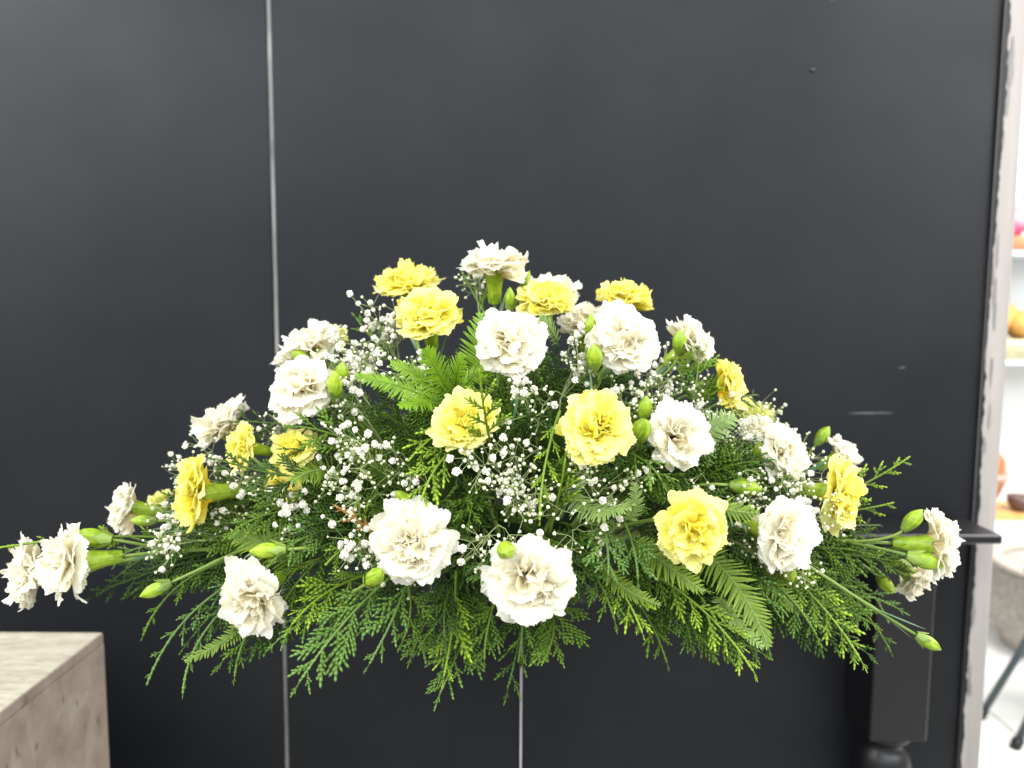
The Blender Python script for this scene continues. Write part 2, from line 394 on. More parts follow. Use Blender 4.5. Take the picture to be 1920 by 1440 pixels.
# wooden figure
bk = tag(empty('wicker_basket', (2.0, SY + .14, lv[1])), 'blurred golden wicker basket on the middle shelf', 'basket')
m = MB(); m.lathe([(.001, 0), (.12, 0), (.15, .05), (.155, .08), (.14, .082), (.10, .02)], n=28); link('bowl', m.mesh('bowl', simple('pale_wicker', (.66, .58, .36), .7, .3, 0, .3, 90)), bk)
for i in range(5):
    m = MB(); ball(m, (-.09 + .05 * i, R.uniform(-.03, .03), .11 + .05 * math.sin(i * .9)), .06, 40 + i); link('bread', m.mesh('bread', simple('golden_brown', (.60, .33, .09), .6, .3, 0, .3, 40)), bk)
# terracotta jar
tj = tag(empty('terracotta_jar', (1.885, SY + .12, lv[2] + .03)), 'blurred round terracotta jar on the cabinet top', 'jar')
m = MB(); m.lathe([(.001, 0), (.06, 0), (.10, .05), (.125, .12), (.12, .2), (.08, .26), (.05, .28), (.055, .30), (.04, .30)], n=28); link('body', m.mesh('body', simple('terracotta_glaze', (.45, .16, .05), .3, .5, 0, .3, 14)), tj)
m = MB(); m.lathe([(.1275, .13), (.131, .135), (.131, .15), (.1265, .155)], n=28); link('band', m.mesh('band', simple('pink_band', (.62, .40, .33), .5)), tj)
tr = tag(empty('wooden_tray', (2.05, SY + .11, lv[2])), 'blurred orange wooden tray lying on the cabinet top', 'tray')
m = MB(); m.box((-.35, -.1, .001), (.3, .12, .028)); link('board', bevelled(m, 'board', simple('orange_wood', (.70, .40, .13), .5, .4, 0, .2, 20), .004), tr)
ds = tag(empty('stone_bowl', (2.06, SY + .06, lv[2] + .029)), 'small dark brown bowl on the orange wooden tray', 'bowl')
m = MB(); m.lathe([(.001, 0), (.03, 0), (.05, .03), (.055, .06), (.05, .06), (.035, .02)], n=20); link('cup', m.mesh('cup', simple('brown_glaze', (.13, .07, .06), .4)), ds)
# woven basket on the floor
by = 2.5
fb = tag(empty('floor_basket', (1.93, by, 0)), 'round grey woven basket on the shop floor', 'basket')
m = MB(); pr = []
for i in range(15):
    z = .02 * i; pr += [(.19 + .05 * math.sin(i / 14 * 2.4), z), (.196 + .05 * math.sin(i / 14 * 2.4), z + .01)]
pr = [(.001, 0)] + pr + [(.20, .29), (.18, .05), (.001, .04)]
m.lathe(pr, n=36); link('basket_wall', m.mesh('basket_wall', simple('grey_wicker', (.42, .38, .34), .7, .3, 0, .3, 60)), fb)
m = MB(); m.lathe([(.21, .2895), (.245, .29), (.25, .30), (.24, .31), (.21, .31), (.2, .30), (.21, .2895)], n=36); link('rim', m.mesh('rim', simple('pale_wicker_rim', (.52, .45, .38), .7)), fb)
# folding stool leg
q = P(1912, 1310, 1.90)
cs = tag(empty('stool', (q.x + .34, 2.0, 0)), 'stool with slanting dark metal legs at the right picture edge', 'stool')
dk = simple('dark_grey_metal', (.05, .065, .07), .45)
for s_ in (-1, 1):
    for y in (-.1, .05):
        m = MB(); m.tube([(.34 * s_, y, .012), (.25 * s_, y * .8, .20), (.17 * s_, y * .6, .40)], .010, 8); lg = link('leg', m.mesh('leg', dk), cs)
        m = MB(); m.tube([(.345 * s_, y, .0), (.335 * s_, y, .026)], .014, 8); link('rubber_tip', m.mesh('rubber_tip', M['black']), lg)
m = MB(); m.tube([(-.28, -.088, .13), (.28, -.088, .13)], .007, 8); link('rung', m.mesh('rung', simple('green_metal', (.08, .25, .12), .5)), cs)
m = MB(); m.box((-.18, -.12, .40), (.18, .15, .415)); link('seat', bevelled(m, 'seat', simple('green_canvas', (.10, .28, .14), .8), .004), cs)

# ------------------------------------------------------------------ stand, tray and foam that carry the arrangement
sx0 = P(850, 1300, .70).x; sx1 = P(974, 1300, .70).x; sc_x = (sx0 + sx1) / 2; sz = P(912, 1085, .70).z
st = tag(empty('flower_stand', (sc_x, .735, 0)), 'slim black square flower stand with a bright right edge under the arrangement', 'stand')
m = MB(); m.box((sx0 - sc_x, -.035, .02), (sx1 - sc_x, .035, sz)); link('column', bevelled(m, 'column', M['wall'], .001, 2), st)
m = MB(); m.box((sx1 - sc_x + .0003, -.0365, .02), (sx1 - sc_x + .0028, -.0335, sz)); link('edge_strip', m.mesh('edge_strip', simple('aluminium_edge', (.27, .255, .27), .45, .5, 0, .1, 30), False), st)
m = MB(); m.box((-.14, -.12, 0), (.14, .12, .0198)); link('base_plate', bevelled(m, 'base_plate', M['black'], .003), st)
FC = Vector((.005, .655, P(912, 1118, .70).z + .05))
tray = tag(empty('foam_tray', (FC.x, FC.y + .02, sz + .0005)), 'black tray of wet green floral foam hidden under the flowers', 'tray')
m = MB(); m.box((-.07, -.04, 0), (.07, .04, .018)); link('dish', bevelled(m, 'dish', M['tray'], .004), tray)
m = MB(); m.box((-.065, -.034, .0185), (.065, .034, .07)); link('foam', bevelled(m, 'foam', M['foam'], .008), tray)

# ------------------------------------------------------------------ carnations
def petal_mesh(name, mat, theta, L, W, amp, k, cup, seed, nu=32, nv=11):
    r = random.Random(seed); ph = [r.uniform(0, 6.28) for _ in range(4)]
    pos = []; x = .0015; z = 0.0
    path = [(x, z, 0)]; n = 40
    for i in range(n):
        s = (i + .5) / n; a = theta * sm(.05, .75, s) + .12 * math.sin(s * 5 + ph[3]) * s
        x += math.sin(a) * L / n; z += math.cos(a) * L / n; path.append((x, z, a))
    def at(s):
        f = min(max(s, 0), 1.12) * n; i = min(int(f), n - 1); t = f - i
        p, q = path[i], path[i + 1]
        return p[0] + (q[0] - p[0]) * t, p[1] + (q[1] - p[1]) * t, p[2] + (q[2] - p[2]) * min(t, 1)
    vs = []; uvs = []
    for j in range(nv + 1):
        v = j / nv; v_ = v ** .85
        for i in range(nu + 1):
            u = -1 + 2 * i / nu
            tooth = ((i % 2) * .034 + .050 * math.sin(u * 6 + ph[0]) + .022 * r.uniform(-1, 1)) * v ** 9
            s = v_ * (1 - .20 * abs(u) ** 2.4) * (1 + tooth)
            px, pz, a = at(s)
            wd = W * L * (.10 + .90 * sm(.10, .95, v_)) 
            rf = amp * L * s * s * (math.sin(k * u * PI + ph[0]) + (.30 * math.sin(k * 2.1 * u * PI + ph[1]) * s) + .24 * math.sin(k * 4.3 * u * PI + ph[2]) * s ** 7)
            rf += .04 * L * s * math.sin(3 * s * PI + u * 3 + ph[2])
            cu = cup * wd * u * u
            nx, nzz = -math.cos(a), math.sin(a)
            y = u * wd * (1 - .10 * k * amp * 3 * s * s) + .05 * L * s * math.sin(k * 1.3 * u * PI + ph[2])
            h = rf + cu
            vs.append((px + nx * h, y, pz + nzz * h)); uvs.append((i / nu, v))
    K = nu + 1
    fs = [(j * K + i, j * K + i + 1, (j + 1) * K + i + 1, (j + 1) * K + i) for j in range(nv) for i in range(nu)]
    m = MB(); m.add(vs, fs, uvs); return m.mesh(name, mat)
#  layers: (count, tilt deg, length, half width, ruffle, waves, cup)   unit: flower radius = 1
LAY = [(6, 98, 1.06, .66, .050, 1.5, .02), (6, 84, 1.08, .66, .060, 1.6, .06), (6, 68, 1.02, .64, .080, 1.6, .14),
       (7, 50, .94, .58, .11, 1.5, .30), (8, 33, .84, .52, .15, 1.6, .55), (8, 15, .72, .44, .20, 1.5, .9)]
POOL = {}
for col in ('white', 'yellow', 'paleyellow'):
    for li, (cnt, th, L, W, amp, k, cup) in enumerate(LAY):
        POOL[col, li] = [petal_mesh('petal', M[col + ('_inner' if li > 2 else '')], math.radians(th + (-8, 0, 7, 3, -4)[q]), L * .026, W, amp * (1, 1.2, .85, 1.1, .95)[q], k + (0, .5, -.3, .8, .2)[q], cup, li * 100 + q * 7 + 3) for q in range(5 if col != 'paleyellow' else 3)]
def calyx_mesh():
    m = MB(); n = 20; prof = [(.0022, -.0265), (.0036, -.0255), (.0046, -.022), (.0052, -.016), (.0060, -.009), (.0069, -.003), (.0076, .0015), (.0084, .0065)]
    vs = []; uvs = []
    for i, (r, z) in enumerate(prof):
        for k_ in range(n):
            a = 2 * PI * k_ / n; tooth = abs(((k_ / 4.0) % 1) - .5) * 2          # five teeth
            zz = z + (.0060 * (tooth - .5) if i == len(prof) - 1 else 0); rr = r * (1 + .05 * (tooth - .5))
            if i == len(prof) - 1 and tooth > .8: rr *= 1.1
            vs.append((rr * math.cos(a), rr * math.sin(a), zz)); uvs.append((k_ / n, i / (len(prof) - 1)))
    fs = [(i * n + k_, i * n + (k_ + 1) % n, (i + 1) * n + (k_ + 1) % n, (i + 1) * n + k_) for i in range(len(prof) - 1) for k_ in range(n)]
    m.add(vs, fs, uvs)
    for q in range(4):                                                           # bracts at the foot
        a0 = q * PI / 2; vs = []
        for (s, wv) in ((0, .0026), (.5, .0036), (1, .0003)):
            for u in (-1, 0, 1):
                rr = .0042 + .0016 * s + (.0005 if u == 0 else 0); a = a0 + u * wv / rr
                vs.append((rr * math.cos(a), rr * math.sin(a), -.0262 + .0105 * s))
        m.add(vs, [(0, 1, 4, 3), (1, 2, 5, 4), (3, 4, 7, 6), (4, 5, 8, 7)], [(0, .2)] * 9)
    return m.mesh('calyx', M['calyx'])
CALYX = calyx_mesh()
def bud_mesh(seed, slim=1.0):
    m = MB(); n = 32; prof = [(.0014, 0), (.0034, .0012), (.0054, .005), (.0067, .010), (.0070, .0145), (.0060, .019), (.0040, .0225), (.0020, .0248), (.0004, .0268)]
    vs = []; uvs = []
    for i, (r, z) in enumerate(prof):
        for k_ in range(n):
            a = 2 * PI * k_ / n + .5 * z / .027; g = 1 - abs(((k_ / 6.4) % 1) - .5) * 2; rr = r * slim * (1 - .16 * (g < .1) * sm(.003, .012, z) + .07 * g * sm(.004, .02, z)) * (1 + .03 * math.sin(3 * a + z * 200 + seed))
            vs.append((rr * math.cos(a), rr * math.sin(a), z)); uvs.append((k_ / n, i / (len(prof) - 1)))
    fs = [(i * n + k_, i * n + (k_ + 1) % n, (i + 1) * n + (k_ + 1) % n, (i + 1) * n + k_) for i in range(len(prof) - 1) for k_ in range(n)]
    m.add(vs, fs, uvs); return m.mesh('bud', M['calyx'])
def bract_mesh():
    m = MB()
    for q in range(4):
        a0 = q * PI / 2 + .3; vs = []
        for (s, wv) in ((0, .0030), (.5, .0042), (1, .0002)):
            for u in (-1, 0, 1):
                rr = .0030 + .0047 * sm(0, 1, s * 1.1) + (.0005 if u == 0 else 0); a = a0 + u * wv / max(rr, .004)
                vs.append((rr * math.cos(a), rr * math.sin(a), -.0002 + .0115 * s))
        m.add(vs, [(0, 1, 4, 3), (1, 2, 5, 4), (3, 4, 7, 6), (4, 5, 8, 7)])
    return m.mesh('bract', M['stem'])
BUDS = [bud_mesh(1), bud_mesh(2, .8), bud_mesh(3, 1.08), bud_mesh(4, .9), bud_mesh(5, .95)]; BRACT = bract_mesh()
def blade(mb, a, b, c, w):
    pts = bez(a, b, c, 8); up = (CAM - b).normalized(); vs = []
    for i, p in enumerate(pts):
        t = (pts[min(i + 1, 8)] - pts[max(i - 1, 0)]).normalized(); s = t.cross(up).normalized(); ww = w * math.sin(PI * min(1, (.12 + .88 * i / 8)) ** 1.2) + .0002
        vs += [p - s * ww + up * ww * .4, p, p + s * ww + up * ww * .4]
    mb.add(vs, [(3 * i + k, 3 * i + k + 1, 3 * i + 4 + k, 3 * i + 3 + k) for i in range(8) for k in (0, 1)], [(0, i / 8) for i in range(9) for _ in range(3)])
def stem_to_foam(base, back, r0=.0013, target=None):
    tgt = target if target is not None else FC + Vector((max(-.1, min(.1, (base.x - FC.x) * .35)), 0, .015))
    d = (base - tgt).length
    return bez3(base, base + back * min(.05, d * .4), tgt + (base - tgt) * .35 + Vector((0, .012, .0)), tgt, 14)
def add_bud(root, tip_base, direction, join, size, inv):
    """bud part with bracts and a short stalk; positions in world, parent-relative via inv"""
    X = frame(direction.orthogonal(), direction)
    mw = Matrix.Translation(tip_base) @ X.to_4x4() @ Matrix.Rotation(R.uniform(0, 6), 4, 'Z') @ Matrix.Scale(size * .86, 4)
    b = link('bud', R.choice(BUDS), root, inv @ mw)
    link('bract', BRACT, b)
    if join is not None:
        m = MB(); pts = bez(tip_base + direction * .001, tip_base - direction * .012, join, 7); m.tube([inv @ p for p in pts], [.0012] * 8, 6); link('bud_stalk', m.mesh('bud_stalk', M['stem']), root)
def vec(f): return Vector((f[0], -f[1], f[2])).normalized()       # (right, towards camera, up)
def carnation(px, py, dia, d, face, col, label, buds=(), seed=0, open_=1.0, blades=1):
    r = random.Random(seed * 31 + int(px)); f = vec(face); head = P(px, py, d)
    R_ = dia / 2 * d / F_PX * .98; sc = R_ / .0262
    base = head - f * .010 * sc
    q = frame(f.orthogonal(), f).to_quaternion() @ Quaternion((0, 0, 1), r.uniform(0, 6.28))
    root = tag(empty('carnation', base, q), label, 'carnation', 'spray carnations in the arrangement')
    inv = (Matrix.Translation(base) @ q.to_matrix().to_4x4()).inverted()
    lob = r.uniform(0, 6.28)
    for li, (cnt, th, L, W, amp, k, cup) in enumerate(LAY):
        off = r.uniform(0, 6)
        for i in range(cnt):
            a = off + 2 * PI * i / cnt + r.uniform(-.22, .22)
            tilt = math.radians(r.uniform(-13, 13)) * (1 if li else 1.2); roll = math.radians(r.uniform(-1, 1) * (10 + 9 * li))
            if open_ < 1: tilt -= math.radians(th) * (1 - open_)
            s = sc * r.uniform(.90, 1.10) * (1 + .09 * math.sin(2 * a + lob) + .05 * math.sin(3 * a + 2 * lob)) * 1.06
            pre = Matrix.Identity(4)
            if li > 2:
                ca = lob + (i % 3) * 2.1 + .3 * (i % 3 == 1); pre = Matrix.Rotation(ca, 4, 'Z') @ Matrix.Translation((.0052 * sc, 0, 0)) @ Matrix.Rotation(math.radians(17), 4, 'Y'); s *= .90
                if li == 3: s *= 1.05
            mt = pre @ Matrix.Rotation(a, 4, 'Z') @ Matrix.Translation((.0012 * sc * (6 - li) / 3, 0, -.003 * sc + .0009 * li * sc)) @ Matrix.Rotation(tilt, 4, 'Y') @ Matrix.Rotation(roll, 4, 'X') @ Matrix.Scale(s, 4)
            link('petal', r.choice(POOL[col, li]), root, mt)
    link('calyx', CALYX, root, Matrix.Diagonal((sc * 1.06, sc * 1.06, sc * .88, 1)))
    cb = base - f * .0235 * sc
    pts = stem_to_foam(cb + f * .002, -f); m = MB(); m.tube([inv @ p for p in pts], [.0013 + .0006 * (i / 14) + (.0007 if i in (3, 9) else 0) for i in range(15)], 7)
    link('stem', m.mesh('stem', M['stem']), root)
    if blades:
        for bi in range(blades):
            j = 3 + 5 * bi; p0 = pts[j]; t = (pts[j - 1] - pts[j + 1]).normalized(); side = t.cross(Vector((r.uniform(-1, 1), r.uniform(-1, 1), r.uniform(-1, 1)))).normalized()
            m = MB(); e = p0 + t * r.uniform(.03, .05) + side * r.uniform(.008, .02)
            blade(m, inv @ p0, inv @ (p0 + t * .02 + side * .002), inv @ e, .0018); link('leaf', m.mesh('leaf', M['blade']), root)
    for (bx, by_, bd, bf, size) in buds:
        bp = P(bx, by_, bd); bdv = vec(bf); bp = bp - bdv * .012 * size
        j = min(range(15), key=lambda i: abs((pts[i] - bp).length - .05)); add_bud(root, bp, bdv, pts[max(1, min(j, 8))], size, inv)
    return root

CARN = [
 (927, 497, 118, .64, (0, .28, 1), 'white', 'white carnation at the very top with its green cup showing', [(986, 524, .66, (.4, .1, 1), .75), (956, 560, .63, (0, .2, 1), .9)]),
 (1030, 548, 104, .71, (.1, .15, 1), 'white', 'white carnation mostly hidden behind the top yellow one', ()),
 (1095, 607, 100, .67, (-.1, .4, 1), 'white', 'blurred white carnation between the upper yellow and white blooms', ()),
 (955, 642, 134, .55, (0, .88, .40), 'white', 'white carnation below the topmost bloom at upper centre', ()),
 (1170, 636, 134, .56, (.2, .85, .5), 'white', 'white carnation upper right of centre, above a round green bud', [(1115, 668, .545, (-.05, .5, 1), .95), (1110, 612, .57, (-.1, .1, 1), .9)]),
 (1296, 642, 104, .64, (.72, .10, .62), 'white', 'white carnation on the upper right slope, turned away', [(1274, 640, .62, (-.05, .3, 1), .95), (1318, 684, .63, (.7, .3, .4), .9)]),
 (580, 652, 124, .64, (-.42, .38, .85), 'white', 'white carnation on the upper left slope, seen side on', [(566, 672, .62, (-.5, .4, .4), 1.0), (598, 668, .63, (.1, .3, .8), .8)]),
 (567, 727, 136, .56, (-.45, .82, .35), 'white', 'large white carnation on the left slope beside two green buds', [(628, 722, .545, (.1, .4, 1), 1.1), (640, 700, .57, (.2, .3, 1), .9)]),
 (417, 795, 120, .66, (-.55, .25, .8), 'white', 'white carnation on the left edge above the yellow blooms', ()),
 (240, 952, 100, .66, (-.93, .25, .18), 'white', 'white carnation far left behind the leaning stems, in profile', [(268, 976, .64, (-.9, .3, .1), .9)]),
 (56, 1078, 134, .57, (-.80, .60, .0), 'white', 'white carnation at the far left tip of the arrangement', [(84, 1080, .555, (-.3, .8, .5), .9)]),
 (128, 1056, 150, .545, (-.80, .62, .05), 'white', 'white carnation second from the far left tip, with two green buds', [(170, 1008, .56, (-1, .15, .15), 1.3)]),
 (475, 1120, 146, .50, (-.30, .93, -.12), 'white', 'white carnation low on the left above drooping cedar', ()),
 (776, 1020, 153, .48, (-.05, .98, .16), 'white', 'large white carnation front centre left beside a pale green bud', ()),
 (997, 1086, 160, .465, (0, .99, .03), 'white', 'large white carnation lowest at front centre', ()),
 (1268, 820, 128, .54, (.38, .85, .25), 'white', 'white carnation right of the central yellow bloom', [(1203, 806, .53, (.05, .6, .8), 1.05), (1210, 766, .55, (.0, .3, 1), .95)]),
 (1464, 850, 116, .59, (.68, .62, .2), 'white', 'white carnation on the right slope amid gypsophila', [(1424, 848, .60, (-.1, .2, 1), .9)]),
 (1420, 806, 66, .64, (-.2, .4, .9), 'white', 'half hidden white carnation behind the right slope blooms', ()),
 (1580, 852, 84, .68, (.75, .2, .5), 'white', 'blurred white carnation at the back of the right side', [(1543, 816, .68, (.5, .1, .8), .9)]),
 (1468, 1000, 142, .52, (.55, .82, .08), 'white', 'white carnation low on the right side with ruffled narrow face', [(1482, 1076, .535, (.2, .3, -.9), .9)]),
 (1758, 1022, 128, .57, (.95, .28, .04), 'white', 'white carnation at the far right tip, in profile with green cup', [(1736, 1052, .555, (.95, .3, -.25), 1.15), (1712, 974, .57, (.6, .1, .8), .95)]),
 (1714, 1086, 86, .62, (.70, .32, -.55), 'white', 'small white carnation under the far right tip bloom', [(1690, 1062, .60, (.6, .6, -.2), 1.0), (1662, 1097, .62, (.2, .9, -.3), .95)]),
 (766, 535, 124, .69, (-.1, .22, 1), 'yellow', 'yellow carnation at the upper left, soft and side on', ()),
 (802, 594, 124, .60, (-.05, .60, .82), 'yellow', 'yellow carnation upper left of the central white bloom', ()),
 (1023, 562, 110, .63, (.02, .42, .92), 'yellow', 'yellow carnation just right below the topmost white bloom', ()),
 (1174, 562, 112, .68, (.20, .10, 1), 'yellow', 'yellow carnation highest on the right, seen from below', [(1150, 584, .67, (-.3, .1, .9), .8)]),
 (628, 630, 52, .70, (.3, .3, 1), 'paleyellow', 'small pale yellow carnation peeping behind the upper left white one', ()),
 (868, 792, 126, .512, (-.10, .72, .62), 'yellow', 'yellow carnation left of centre with cupped petals', ()),
 (1120, 804, 136, .50, (.02, .84, .52), 'yellow', 'bright yellow carnation right of centre, wide open', ()),
 (1364, 720, 100, .61, (.80, .42, .15), 'yellow', 'yellow carnation on the right slope facing right', [(1322, 734, .62, (.8, .2, .2), 1.1)]),
 (1408, 776, 82, .70, (.2, .15, 1), 'paleyellow', 'pale blurred yellow carnation behind the right slope', ()),
 (1304, 990, 134, .48, (.15, .96, .12), 'yellow', 'yellow carnation low right of centre, facing forward', ()),
 (1573, 928, 132, .57, (.78, .60, -.02), 'yellow', 'yellow carnation on the far right side above the table', ()),
 (368, 926, 132, .57, (-.86, .46, .02), 'yellow', 'yellow carnation on the far left side in profile', ()),
 (457, 838, 92, .57, (-.7, .55, .25), 'yellow', 'yellow carnation behind dark cedar on the left slope', ()),
 (556, 842, 100, .575, (-.3, .5, .75), 'yellow', 'yellow carnation crossed by a dark cedar frond', ()),
 (536, 916, 84, .56, (-.45, .75, -.35), 'yellow', 'small yellow carnation drooping under the dark cedar frond', ()),
 (300, 938, 50, .74, (-.3, .3, .9), 'paleyellow', 'tiny pale blurred carnation behind the left side', ()),
]
for i, c in enumerate(CARN):
    carnation(*c[:7], buds=c[7], seed=i)

def lone_bud(px, py, d, face, size, label, target=None, leaves=0):
    f = vec(face); p = P(px, py, d) - f * .012 * size
    root = tag(empty('carnation_bud', p), label, 'flower bud', 'closed carnation buds on their own stalks')
    inv = Matrix.Translation(-p)
    add_bud(root, p, f, None, size, inv)
    pts = stem_to_foam(p + f * .001, -f, target=target); m = MB(); m.tube([inv @ q_ for q_ in pts], [.0011 + .0005 * i / 14 + (.0006 if i in (4,) else 0) for i in range(15)], 7)
    link('stalk', m.mesh('stalk', M['stem']), root)
    for k in range(leaves):
        p0 = pts[4 + k]; t_ = (pts[3] - pts[5]).normalized(); m = MB(); sd = Vector((.3, 0, .5 - k)).normalized()
        blade(m, inv @ p0, inv @ (p0 + t_ * .02 + sd * .002), inv @ (p0 + t_ * .042 + sd * .008), .0019); link('leaf', m.mesh('leaf', M['blade']), root)
lone_bud(290, 1106, .53, (-.85, .3, -.35), 1.0, 'green bud on a long thin stalk at lower left, pointing left', P(560, 985, .60))
lone_bud(500, 1032, .50, (-1, .2, 0), 1.05, 'green bud just above the low left white carnation', P(640, 1030, .58))
lone_bud(703, 1082, .47, (.55, .6, .55), 1.0, 'pale green bud touching the lower left of the front white carnation', P(650, 1120, .55))
lone_bud(948, 1032, .45, (-.1, 1, .1), .85, 'round green bud facing forward above the lowest white carnation', P(930, 1060, .55))
lone_bud(756, 936, .52, (-.4, .5, .7), .9, 'dark green bud behind the front left white carnation')
lone_bud(1400, 914, .56, (1, .2, -.1), 1.05, 'green bud pointing right below the right slope white carnation')
lone_bud(1742, 1205, .55, (.85, .1, -.5), .95, 'slim bud at the end of the long stalk hanging at lower right', P(1450, 1020, .56), 2)
lone_bud(1590, 1030, .60, (.5, .5, .2), .85, 'soft green bud left of the far right tip blooms')
lone_bud(1640, 1040, .63, (.7, .3, .2), .8, 'blurred pale bud between the right table edge stalks')

# ------------------------------------------------------------------ cedar fronds
def finger(mb, p, dirv, nrm, L, w, droop, r, uv0=0, uv1=1):
    nb = max(2, int(L / .0027)); step = L / nb; side = nrm.cross(dirv).normalized(); pos = Vector(p); d_ = Vector(dirv)
    bend = r.uniform(-.09, .09)
    for i in range(nb):
        s = (i + .5) / nb; ww = w * (1.0 if i < nb - 1 else .72) * (.85 + .3 * s if nb > 3 else 1); ll = step * 1.38; th = ww * .50
        e = pos + d_ * ll
        mid = pos + d_ * ll * .62
        vs = [pos - side * ww * .72, pos + side * ww * .72, mid + side * ww, e, mid - side * ww, mid + nrm * th, mid - nrm * th]
        u = uv0 + (uv1 - uv0) * s
        mb.add(vs, [(0, 1, 5), (1, 2, 5), (2, 3, 5), (3, 4, 5), (4, 0, 5), (1, 0, 6), (2, 1, 6), (3, 2, 6), (4, 3, 6), (0, 4, 6)], [(0, u)] * 7)
        pos = pos + d_ * step; d_ = (d_ + side * bend - nrm * droop).normalized(); side = nrm.cross(d_).normalized()
    return pos
def branchlet_mesh(L, mat, seed, w=.00118):
    r = random.Random(seed); m = MB(); Z = Vector((0, 0, 1)); pos = Vector((0, 0, 0)); d_ = Vector((1, 0, 0)); n = max(3, int(L / .0047)); st = L / n
    curve = r.uniform(-.04, .02); m.tube([Vector((0, 0, -.0001)), Vector((L * .3, 0, -.0001))], [.0005, .0004], 4)
    for i in range(n):
        s = i / n; finger(m, pos, d_, Z, st * 1.05, w * 1.0, 0, r, s * .7, s * .7 + .1)
        prof = (.35 + .65 * math.sin(PI * min(1, (s + .12) * .95))) * (1 - .25 * s)
        fl = min(.017, L * .50) * prof * r.uniform(.62, 1.2)
        for sd in (1, -1):
            if i == 0 and sd < 0: continue
            ang = math.radians(r.uniform(27, 38)); dv = Matrix.Rotation(sd * ang, 3, 'Z') @ d_
            p_ = pos + d_ * st * (.2 if sd > 0 else .7)
            if fl > .004 and r.random() > .06: finger(m, p_, dv, Z, fl, w * r.uniform(.9, 1.1), r.uniform(.01, .05), r, s * .5, min(1, .55 + .5 * s))
        pos = pos + d_ * st; d_ = (d_ + Vector((0, curve, -.025))).normalized()
    finger(m, pos, d_, Z, .006, w, .02, r, .9, 1)
    return m.mesh('branchlet', mat)
CED = {}
LENS = (.014, .021, .029, .038)
def ced(matn, li):
    k = (matn, li)
    if k not in CED: CED[k] = [branchlet_mesh(LENS[li], M[matn], 50 * li + q + hash_(matn)) for q in range(5)]
    return CED[k]
def hash_(s): return sum(ord(c) for c in s)
def cedar(a, b, mid=None, matn='cedar_mid', label=None, nrm=None, width=.034, seed=0, dens=.0088, sparse=0, group='cedar fronds in the arrangement', lean=36):
    r = random.Random(seed * 7 + 5); L = (b - a).length
    if mid is None: mid = (a + b) / 2 + Vector((r.uniform(-.1, .1) * L, r.uniform(-.05, .05) * L, .16 * L))
    npt = 16; pts = bez(a, mid, b, npt)
    root = tag(empty('cedar_frond', a), label or 'cedar frond', 'cedar frond', group); inv = Matrix.Translation(-a)
    if nrm is None: nrm = (CAM - mid).normalized() + Vector((r.uniform(-.35, .35), 0, r.uniform(0, .7)))
    nrm = nrm.normalized(); m = MB()
    m.tube([inv @ p for p in pts], [.0012 * (1 - .75 * i / npt) for i in range(npt + 1)], 5)
    ln = 0
    for i in range(npt):
        if i > npt * .45:
            t_ = (pts[i + 1] - pts[i]); finger(m, inv @ pts[i], t_.normalized(), nrm, t_.length, .00118, 0, r, i / npt * .8, i / npt * .8)
    link('rachis', m.mesh('rachis', M[matn]), root)
    tot = sum((pts[i + 1] - pts[i]).length for i in range(npt)); n = max(4, int(tot / dens)); start = .14
    for k in range(n + 1):
        s = start + (1 - start) * k / n; fi = s * npt; i = min(int(fi), npt - 1); p = pts[i].lerp(pts[i + 1], fi - i)
        T = (pts[i + 1] - pts[i]).normalized(); N = (nrm - T * nrm.dot(T)).normalized(); sd = 1 if k % 2 else -1
        prof = (.55 + .45 * math.sin(PI * min(1, s * .9 + .1))) * (1.02 - .62 * s)
        bl = width * prof * r.uniform(.75, 1.2) * .98
        if sparse and r.random() < sparse: continue
        S_ = N.cross(T)
        ang = math.radians(r.uniform(lean - 8, lean + 6)) if k < n else 0
        dx = (T * math.cos(ang) + S_ * sd * math.sin(ang) - N * r.uniform(-.16, .30) + Vector((0, 0, -.12))).normalized()
        li = min(range(4), key=lambda q: abs(LENS[q] - bl)); me = r.choice(ced(matn, li))
        Fm = frame(dx, (N + S_ * r.uniform(-.55, .55)).normalized()).to_4x4()
        link('branchlet', me, root, inv @ Matrix.Translation(p) @ Fm @ Matrix.Scale(bl / LENS[li], 4))
    return root

